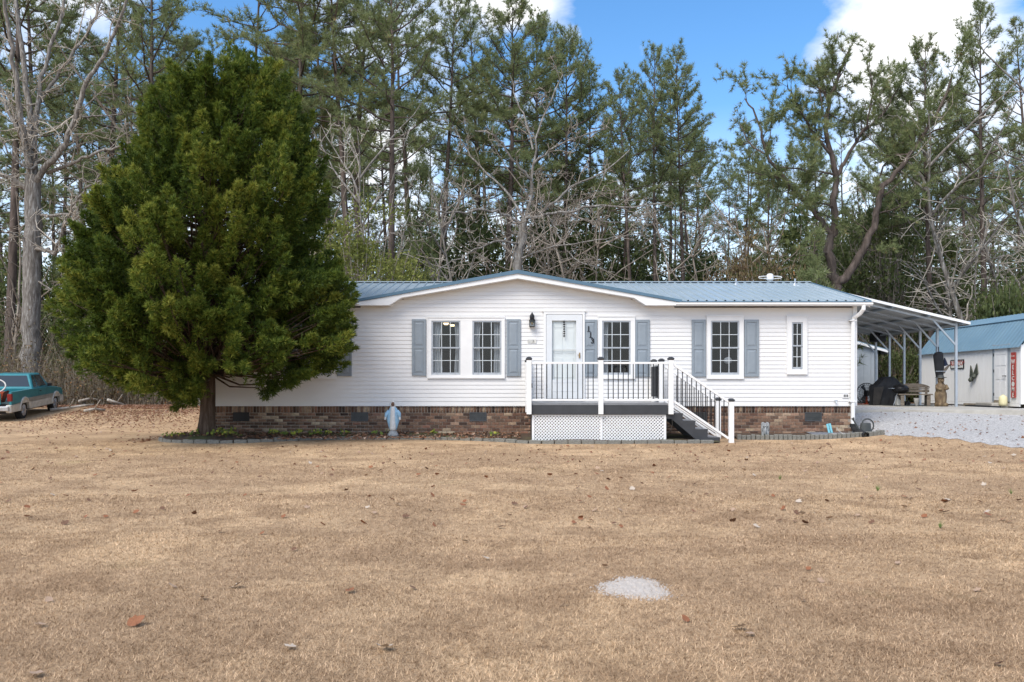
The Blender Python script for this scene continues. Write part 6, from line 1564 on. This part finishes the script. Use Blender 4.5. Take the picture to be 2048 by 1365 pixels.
# ---- the cedar
def cedar():
    rng = np.random.default_rng(71); Yc = 20.4; X0 = PX(413, Yc); k = Yc / F
    zb_ = bed_z(X0, Yc) - .03; o = empty('cedar_tree', (X0, Yc, zb_), 'large dense green cedar in front of the left end of the house', 'cedar tree'); off = np.array([X0, Yc, zb_])
    rows = [(112, 462, 500), (128, 440, 535), (150, 330, 560), (200, 285, 602), (260, 268, 628), (300, 258, 648), (340, 225, 656), (400, 188, 658), (450, 160, 660), (500, 140, 668), (550, 122, 684), (600, 114, 708), (650, 108, 716), (690, 122, 702), (720, 150, 684), (760, 215, 640), (790, 270, 585), (815, 350, 470)]
    zr = np.array([PZ(r[0], Yc) for r in rows])[::-1]; RL = np.array([(413 - r[1]) * k for r in rows])[::-1] * .97; RR = np.array([(r[2] - 413) * k for r in rows])[::-1] * .97
    def Rz(z, az):
        l, r = np.interp(z, zr, RL), np.interp(z, zr, RR); c = math.cos(az); mid = (abs(l) + abs(r)) / 2
        return (r * max(c, 0) ** 2 + l * max(-c, 0) ** 2 + mid * (1 - c * c)) * (1 + .07 * math.sin(3 * az + z * 1.7) + .05 * math.sin(5 * az - z * 2.3))
    ztop = PZ(112, Yc); zlo = PZ(815, Yc); cl = []
    def ok(c):
        if c[1] > HY - .55 and c[2] < 3.95 and c[0] > HX0 - .5: c[1] = HY - .55 - rng.uniform(0, .5)
        if c[0] > HX0 - .4 and c[1] > EY - .5 and c[2] < EZ + SL * (c[1] - EY) + .7: c[2] = EZ + SL * (c[1] - EY) + .7 + rng.uniform(0, .3)
        return c
    lowx = [90, 108, 150, 215, 280, 340, 372, 400, 430, 480, 510, 530, 560, 590, 640, 680, 716, 740]; lowy = [600, 655, 715, 770, 795, 800, 822, 790, 735, 755, 740, 795, 800, 765, 742, 700, 640, 600]
    def inside(c):      # keeps the hanging skirt of the crown as ragged as it is
        px = 1024 + c[0] * F / c[1]; py = HZ - (c[2] - CZ) * F / c[1]; 
        rl_, rr_ = np.interp(py, [r[0] for r in rows], [r[1] for r in rows]), np.interp(py, [r[0] for r in rows], [r[2] for r in rows])
        return py < np.interp(px, lowx, lowy) - 8 and py > 146 and rl_ + 20 < px < rr_ - 20
    mass = [(rng.uniform(zlo, ztop), rng.uniform(0, 2 * math.pi), rng.normal(0, .13), rng.uniform(-.07, .05)) for _ in range(95)]
    def lobe(z, az, R):
        d, tn, dr_ = min(((z - a) ** 2 * .45 + (R * ((az - b + math.pi) % (2 * math.pi) - math.pi)) ** 2, t_, r_) for a, b, t_, r_ in mass); return min(1.0, d / .5), tn, dr_
    while len(cl) < 1350:
        z = rng.uniform(zlo, ztop); az = rng.uniform(0, 2 * math.pi); R = Rz(z, az)
        if rng.random() > R / 3.7 + .06: continue
        if math.sin(az) > .35 and rng.random() < .5: continue        # fewer clumps on the far side
        lb, mt, mr = lobe(z, az, R); f = (rng.uniform(.90, 1.02) - .36 * lb + mr) if rng.random() < .74 else rng.uniform(.3, .7)
        u = (z - zlo) / (ztop - zlo); c = ok(np.array([X0 + R * f * math.cos(az), Yc + R * f * math.sin(az) * .98, z]))
        up = -.15 + 1.55 * min(1, u * 1.3) ** .8 + rng.normal(0, .2); ax = unit(np.array([math.cos(az), math.sin(az), up])); 
        if inside(c): cl.append((c, ax, rng.uniform(.45, .85) * (1.0 if f > .79 else .85), rng.uniform(.13, .24), rng.normal(.50 + mt, .12)))
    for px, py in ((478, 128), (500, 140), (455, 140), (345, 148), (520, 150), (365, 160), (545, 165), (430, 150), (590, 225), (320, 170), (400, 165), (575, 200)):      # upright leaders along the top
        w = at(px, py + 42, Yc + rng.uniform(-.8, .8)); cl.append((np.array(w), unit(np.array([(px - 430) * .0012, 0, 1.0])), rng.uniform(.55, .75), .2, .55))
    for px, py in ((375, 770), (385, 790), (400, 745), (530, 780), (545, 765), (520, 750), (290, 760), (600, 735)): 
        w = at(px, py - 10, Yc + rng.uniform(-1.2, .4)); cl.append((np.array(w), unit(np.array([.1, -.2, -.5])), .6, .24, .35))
    for (r0_, r1_) in zip(rows[:-3], rows[1:-2]):      # feathery plumes along both flanks
        for g in np.linspace(0, 1, max(2, int((r1_[0] - r0_[0]) / 9)), endpoint=False):
            for sgn, e0, e1 in ((-1, r0_[1], r1_[1]), (1, r0_[2], r1_[2])):
                Yp = Yc + rng.uniform(-.9, .75); py = r0_[0] + (r1_[0] - r0_[0]) * g + rng.uniform(-8, 8); px = e0 + (e1 - e0) * g - sgn * rng.uniform(20, 62); w = np.array(at(px, py + 12, Yp)); u = (773 - py) / 660
                cl.append((w, unit(np.array([sgn * (.9 - .5 * u), rng.normal(0, .25), .15 + 1.1 * u])), rng.uniform(.5, .85), rng.uniform(.13, .22), rng.normal(.45, .13)))
    for _ in range(85):      # the skirt that hangs in front of the roof's left end
        Yp = rng.uniform(18.9, 20.7); px, py = rng.uniform(560, 690), rng.uniform(545, 705)
        if inside(np.array(at(px, py, Yp))): cl.append((np.array(at(px, py, Yp)), unit(np.array([.75, -.35, rng.uniform(.0, .7)])), rng.uniform(.45, .75), rng.uniform(.13, .22), rng.normal(.48, .13)))
    P = []; D = []; T = []
    for c, ax, L, r, tn in cl:
        n = 108; s = rng.uniform(0, 1, n) ** .8; q = unit(rng.normal(0, 1, (n, 3))); q = unit(q - (q @ ax)[:, None] * ax); rad = r * (1.05 - s ** 1.6 * .93) * np.sqrt(rng.uniform(.05, 1, n)) * (1 + .3 * np.sin(np.arctan2(q[:, 0], q[:, 1]) * 3 + tn * 40))
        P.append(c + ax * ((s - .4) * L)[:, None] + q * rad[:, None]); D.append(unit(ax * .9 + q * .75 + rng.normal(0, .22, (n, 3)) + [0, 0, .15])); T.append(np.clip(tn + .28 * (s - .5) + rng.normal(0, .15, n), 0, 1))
    P = np.concatenate(P); D = np.concatenate(D); T = np.concatenate(T)
    bad = (P[:, 1] > HY - .06) & (P[:, 2] < 3.6) & (P[:, 0] > HX0 - .25); P[bad, 1] = HY - .06 - rng.uniform(0, .3, bad.sum())
    V, Fc, t = needles(P, D, rng, 5, (.05, .14), .024, .42, T); link('crown', np_mesh('crown', V - off, Fc, M['cedar'], False, t), o)
    br = []; hh = np.linspace(-.1, 8.2, 14)
    tk = np.stack([X0 + .03 * np.sin(hh * 1.3), Yc + .05 * np.sin(hh), zb_ + hh], 1); tk_r = np.interp(hh, [-.1, .1, .5, 1.2, 4, 8.2], [.215, .18, .155, .15, .10, .03])
    fl, ff = tubes_np([(np.stack([np.interp(np.linspace(0, 13, 40), np.arange(14), tk[:, i]) for i in range(3)], 1), np.interp(np.linspace(0, 13, 40), np.arange(14), tk_r))], 22)
    a = np.arctan2(fl[:, 1] - Yc, fl[:, 0] - X0); m = 1 + .13 * np.sin(a * 4 + fl[:, 2] * .8) + .06 * np.sin(a * 9 + 1); ctr = np.stack([np.interp(fl[:, 2], tk[:, 2], tk[:, 0]), np.interp(fl[:, 2], tk[:, 2], tk[:, 1]), fl[:, 2]], 1); low = fl[:, 2] < zb_ + 3
    fl[low] = ctr[low] + (fl[low] - ctr[low]) * m[low][:, None]
    link('trunk', np_mesh('trunk', fl - off, ff, M['bark_cedar'], True), o)
    for c, ax, L, r, tn in cl[::2]:
        h0 = max(zb_ + 1.5, c[2] - np.hypot(c[0] - X0, c[1] - Yc) * .45); p0 = np.array([X0, Yc, h0]); p1 = c - ax * L * .3; mid = (p0 + p1) / 2 + [0, 0, -.12]; mid += rng.normal(0, .1, 3)
        br.append((np.array([p0, (p0 + mid) / 2, mid, (mid + p1) / 2, p1, c + ax * L * .3]), np.array([.028, .024, .02, .015, .010, .005])))
    V, Fc = tubes_np(br, 4); link('branches', np_mesh('branches', V - off, Fc, M['bark_cedar'], True), o)
cedar()

# ------------------------------------------------------------------ lawn detail
def grass():
    rng = np.random.default_rng(81); xs = []; ys = []
    for y0, y1, dens in ((3.3, 4.6, 12000), (4.6, 6, 9500), (6, 8, 6000), (8, 11, 2900), (11, 15, 1000), (15, 20.5, 450)):
        w0 = y1 * 1024 / F + .4; n = int(dens * (2 * w0) * (y1 - y0)); xs.append(rng.uniform(-w0, w0, n)); ys.append(rng.uniform(y0, y1, n))
    x = np.concatenate(xs); y = np.concatenate(ys)
    e = ((x - .83) / .25) ** 2 + ((y - 5.92) / .36) ** 2; keep = (rng.random(len(x)) < np.clip((e - .12) / .75, 0.03, 1)) & (y < gravel_front(np.maximum(x, 8.3)) - .05)
    keep &= ~((y > 19.6) & (x > -9.0) & (x < 5.4)); x, y = x[keep], y[keep]; n = len(x); z = gz(x, y) - .003
    far = np.clip(y / 6, 1, 2.6); az = rng.uniform(0, 6.28, n); h = rng.uniform(.004, .024, n) * (1 + .1 * far); ln = rng.uniform(.015, .045, n) * far ** .4; w = .0017 * far
    s = np.stack([-np.sin(az) * w, np.cos(az) * w, np.zeros(n)], 1); p = np.stack([x, y, z], 1); tip = p + np.stack([np.cos(az) * ln, np.sin(az) * ln, h], 1)
    V = np.stack([p - s, p + s, tip], 1).reshape(-1, 3); t = np.clip(rng.normal(.45, .3, n), 0, 1)
    tag(link('grass', np_mesh('grass', V, np.arange(3 * n).reshape(-1, 3), M['blade'], False, np.repeat(t, 3))), 'short tan dormant grass blades of the lawn', 'grass', kind='stuff')
grass()
def leaf_mesh(name, seed, mat):
    rr = random.Random(seed); out = [(0, 0), (.25, .10), (.42, .34), (.30, .36), (.48, .62), (.26, .58), (.20, .80), (0, 1.0), (-.18, .78), (-.27, .6), (-.46, .60), (-.31, .37), (-.40, .30), (-.22, .10)]
    out = [(a * rr.uniform(.75, 1.15), b * rr.uniform(.92, 1.05)) for a, b in out]; curl = rr.uniform(.25, .75); tw = rr.uniform(-.3, .3)
    vs = [(0, .4, .03)] + [(a, b, curl * (a * a * 1.2 + (b - .4) ** 2 * .7) + tw * a * b + .02) for a, b in out]; n = len(out)
    return np_mesh(name, [(x, y - .45, z) for x, y, z in vs], [(0, 1 + i, 1 + (i + 1) % n) for i in range(n)], mat)
kinds = {'a': ('leaf_a', 'rust coloured fallen leaf curled on the lawn'), 'b': ('leaf_b', 'tan fallen leaf lying on the lawn'), 'c': ('leaf_c', 'dark brown fallen leaf lying on the lawn'), 'd': ('leaf_d', 'pale cream fallen leaf lying on the lawn')}
LM = {k: [leaf_mesh('fallen_leaf', i * 7 + j, M[v[0]]) for j in range(3)] for i, (k, v) in enumerate(kinds.items())}
def lay_leaf(x, y, k, s, i):
    s *= .85
    o = link('fallen_leaf', LM[k][i % 3], None, (x, y, float(gz(x, y)) + .01 + s * .1)); o.scale = (s, s, s); o.rotation_euler = (random.uniform(-.6, .6), random.uniform(-.6, .6), random.uniform(0, 6.28)); tag(o, kinds[k][1], 'leaf', kinds[k][0].replace('leaf_a', 'rust leaves').replace('leaf_b', 'tan leaves').replace('leaf_c', 'brown leaves').replace('leaf_d', 'pale leaves') + ' scattered on the lawn')
pxl = [(272, 1252, 'a', .13), (475, 1177, 'd', .11), (405, 1201, 'b', .10), (345, 1177, 'b', .08), (700, 1187, 'a', .10), (825, 1180, 'c', .07), (930, 1086, 'd', .08), (972, 1121, 'd', .08), (735, 1018, 'd', .08), (588, 1103, 'c', .07), (440, 1066, 'a', .09), (525, 1070, 'a', .08), (580, 1300, 'd', .09), (770, 1303, 'd', .12), (80, 1255, 'b', .08), (97, 1205, 'b', .08), (72, 1355, 'b', .1),
       (1478, 1262, 'd', .11), (1500, 1273, 'b', .07), (1128, 1213, 'b', .07), (1210, 1136, 'b', .07), (1370, 1245, 'a', .08), (1605, 1205, 'b', .07), (1641, 1166, 'b', .07), (1617, 1142, 'a', .06), (1795, 1130, 'b', .07), (1955, 1185, 'b', .07), (2000, 1335, 'c', .08), (1050, 1017, 'b', .08), (860, 1025, 'd', .07), (1495, 1028, 'd', .08), (1605, 1030, 'd', .09), (1975, 1028, 'd', .1), (1895, 1003, 'd', .1), (1960, 1007, 'a', .09)]
for i, (p, q, k, s) in enumerate(pxl):
    Y = CZ * F / (q - HZ); x = PX(p, Y); Y = (CZ - float(gz(x, Y))) * F / (q - HZ); lay_leaf(PX(p, Y), Y, k, s, i)
rl = random.Random(9); cnt = len(pxl)
while cnt < 300:
    q = 890 + 160 * rl.random() ** 1.5; p = rl.uniform(0, 2048); Y = (CZ - .03) * F / (q - HZ); x = PX(p, Y)
    if Y > 19.4 and -9 < x < 5.4 or (x > 8 and Y > float(gravel_front(x)) - .2): continue
    lay_leaf(x, Y, rl.choice('aaabbcccd'), rl.uniform(.07, .11), cnt); cnt += 1
def litter():
    rng = np.random.default_rng(91); x = np.concatenate([rng.uniform(-27, -8.3, 30000), rng.uniform(-8.2, .2, 1300), rng.uniform(-12, 12, 350), rng.uniform(8.8, 17, 260), rng.uniform(-9, -3, 500)])
    y = np.concatenate([38.0 - rng.gamma(1.5, 2.3, 30000), rng.uniform(20.2, 21.75, 1300), rng.uniform(14, 19.5, 350), rng.uniform(18, 24, 260), rng.uniform(19.9, 21.3, 500)]); keep = (y > 15) & ~((x < -16.95) & (x > -19.6) & (y > 29.5) & (y < 35.5)); x, y = x[keep], y[keep]
    z = gz(x, y) + .015 + np.where((y > 19.9) & (x > -8.4) & (x < .3) & (y < 21.8), np.array([bed_z(a, b) for a, b in zip(x, y)]) - gz(x, y) + .005, 0) + np.where((x > 8.6) & (y > gravel_front(np.maximum(x, 8.3))), .03, 0) + np.where(y > 34, .035, 0)
    n = len(x); a = rng.uniform(0, 6.28, n); l = rng.uniform(.05, .10, n); d = np.stack([np.cos(a), np.sin(a), rng.normal(0, .25, n)], 1); s = np.stack([-np.sin(a), np.cos(a), rng.normal(0, .35, n)], 1); p = np.stack([x, y, z], 1)
    V = np.stack([p - d * l[:, None] * .5, p + s * l[:, None] * .34 + [0, 0, .012], p + d * l[:, None] * .5, p - s * l[:, None] * .34 + [0, 0, .015]], 1).reshape(-1, 3); i = np.arange(n)[:, None] * 4
    t = np.clip(rng.beta(2, 2, n), 0, 1); tag(link('leaf_litter', np_mesh('leaf_litter', V, np.concatenate([i + [0, 1, 2], i + [0, 2, 3]], 0), M['leafbrown'], False, np.repeat(t, 4))), 'drift of brown fallen leaves by the truck, cedar and bed', 'leaves', kind='stuff')
litter()
# low groundcover plants in the bed
def groundcover(seed):
    rng = np.random.default_rng(seed); V = []; Fc = []; T = []; b = 0; n = 9
    for k in range(int(rng.integers(5, 10))):
        a = rng.uniform(0, 6.28); r = rng.uniform(.02, .11); h = rng.uniform(.04, .12); c = np.array([math.cos(a) * r, math.sin(a) * r, h]); s = rng.uniform(.018, .036); nrm = unit(np.array([math.cos(a) * .4, -0.55, .6]) + rng.normal(0, .25, 3)); u = unit(np.cross(nrm, [0, 0, 1])); w = np.cross(nrm, u); tn = rng.beta(1.2, 1.2)
        V.append(c); T.append(tn)
        for i in range(n): t = 2 * math.pi * i / n; V.append(c + (u * math.cos(t) + w * math.sin(t)) * s * (1 - .25 * (i == 0))); T.append(tn)
        Fc += [(b, b + 1 + i, b + 1 + (i + 1) % n) for i in range(n)]; b += n + 1
        V += [np.array([0, 0, -.01]), np.array([.004, 0, -.01]), c]; T += [.3] * 3; Fc.append((b, b + 1, b + 2)); b += 3
    return np_mesh('groundcover_plant', V, Fc, M['violet'], False, T)
GC = [groundcover(i) for i in range(5)]
rg = random.Random(3)
for i, (p, y) in enumerate([(331, 20.5), (342, 20.2), (352, 20.5), (362, 20.15), (378, 20.1), (392, 20.2), (424, 20.05), (440, 20.2), (452, 20.0), (462, 20.3), (448, 20.9), (460, 21.2), (478, 20.15), (546, 21.0), (548, 21.3), (570, 20.9), (580, 21.1), (590, 20.95), (598, 21.2), (618, 21.0), (626, 21.2), (634, 21.35), (642, 21.2), (656, 21.2), (690, 21.25), (752, 21.2), (770, 21.1), (870, 21.3), (990, 20.8), (436, 21.3)]):
    x = PX(p, y); o = link('groundcover_plant', GC[i % 5], None, (x, y, bed_z(x, y))); s = rg.uniform(.8, 1.3); o.scale = (s, s, s); o.rotation_euler = (0, 0, rg.uniform(-.8, .8)); tag(o, 'low round leaved green and yellow plant in the bed by the cedar', 'plant', 'groundcover plants in the bed')
wd = leafmat('weed_blades', [(0, (.12, .20, .05)), (1, (.25, .32, .10))], .2)
for p, q in ((1880, 1056), (1755, 978), (2022, 985), (1560, 955)):
    Y = (CZ - .02) * F / (q - HZ); x = PX(p, Y); rngw = np.random.default_rng(p); V, Fc, t = needles(np.tile([[0, 0, 0]], (4, 1)), np.tile([[0, 0, 1]], (4, 1)), rngw, 5, (.05, .11), .008, .35); o = link('grass_tuft', np_mesh('grass_tuft', V, Fc, wd, False, t), None, (x, Y, float(gz(x, Y)))); tag(o, 'small green grass tuft sprouting in the right part of the lawn', 'grass tuft', 'green tufts in the lawn')
# fallen branches by the truck
for i, (pts, Y, lb) in enumerate((([(100, 828), (130, 824), (152, 820), (165, 818)], 33.5, 'long grey fallen branch lying on leaves near the truck'), ([(157, 803), (172, 798), (184, 801), (196, 799)], 37.5, 'pale fallen branch raised in the brush right of the truck'), ([(215, 800), (228, 806), (242, 813)], 37.0, 'thin fallen branch sloping out of the brush'), ([(168, 824), (182, 820), (195, 823)], 33.0, 'short grey fallen branch right of the long one'))):
    pl_ = [at(p, q, Y) for p, q in pts]; lo = min(v.z for v in pl_)
    g0 = float(gz(pl_[0].x, Y)); sh = (g0 + .07 - lo) if i in (0, 3) else 0; mb = MB(); mb.tube([v + Vector((0, .3 * j, sh)) for j, v in enumerate(pl_)], [.06, .05, .045, .03][:len(pl_)], 8); mb.tube([pl_[1] + Vector((0, .3, sh)), pl_[1] + Vector((.3, .1, sh + .35))], [.03, .012], 6)
    if i in (1, 2): mb.tube([pl_[0] + Vector((0, 0, 0)), Vector((pl_[0].x + .2, Y + .5, g0 - .02))], [.04, .05], 7); 
    mb.thing('fallen_branch', M['bark_pale'], lb, 'branch', smooth_shade=True)
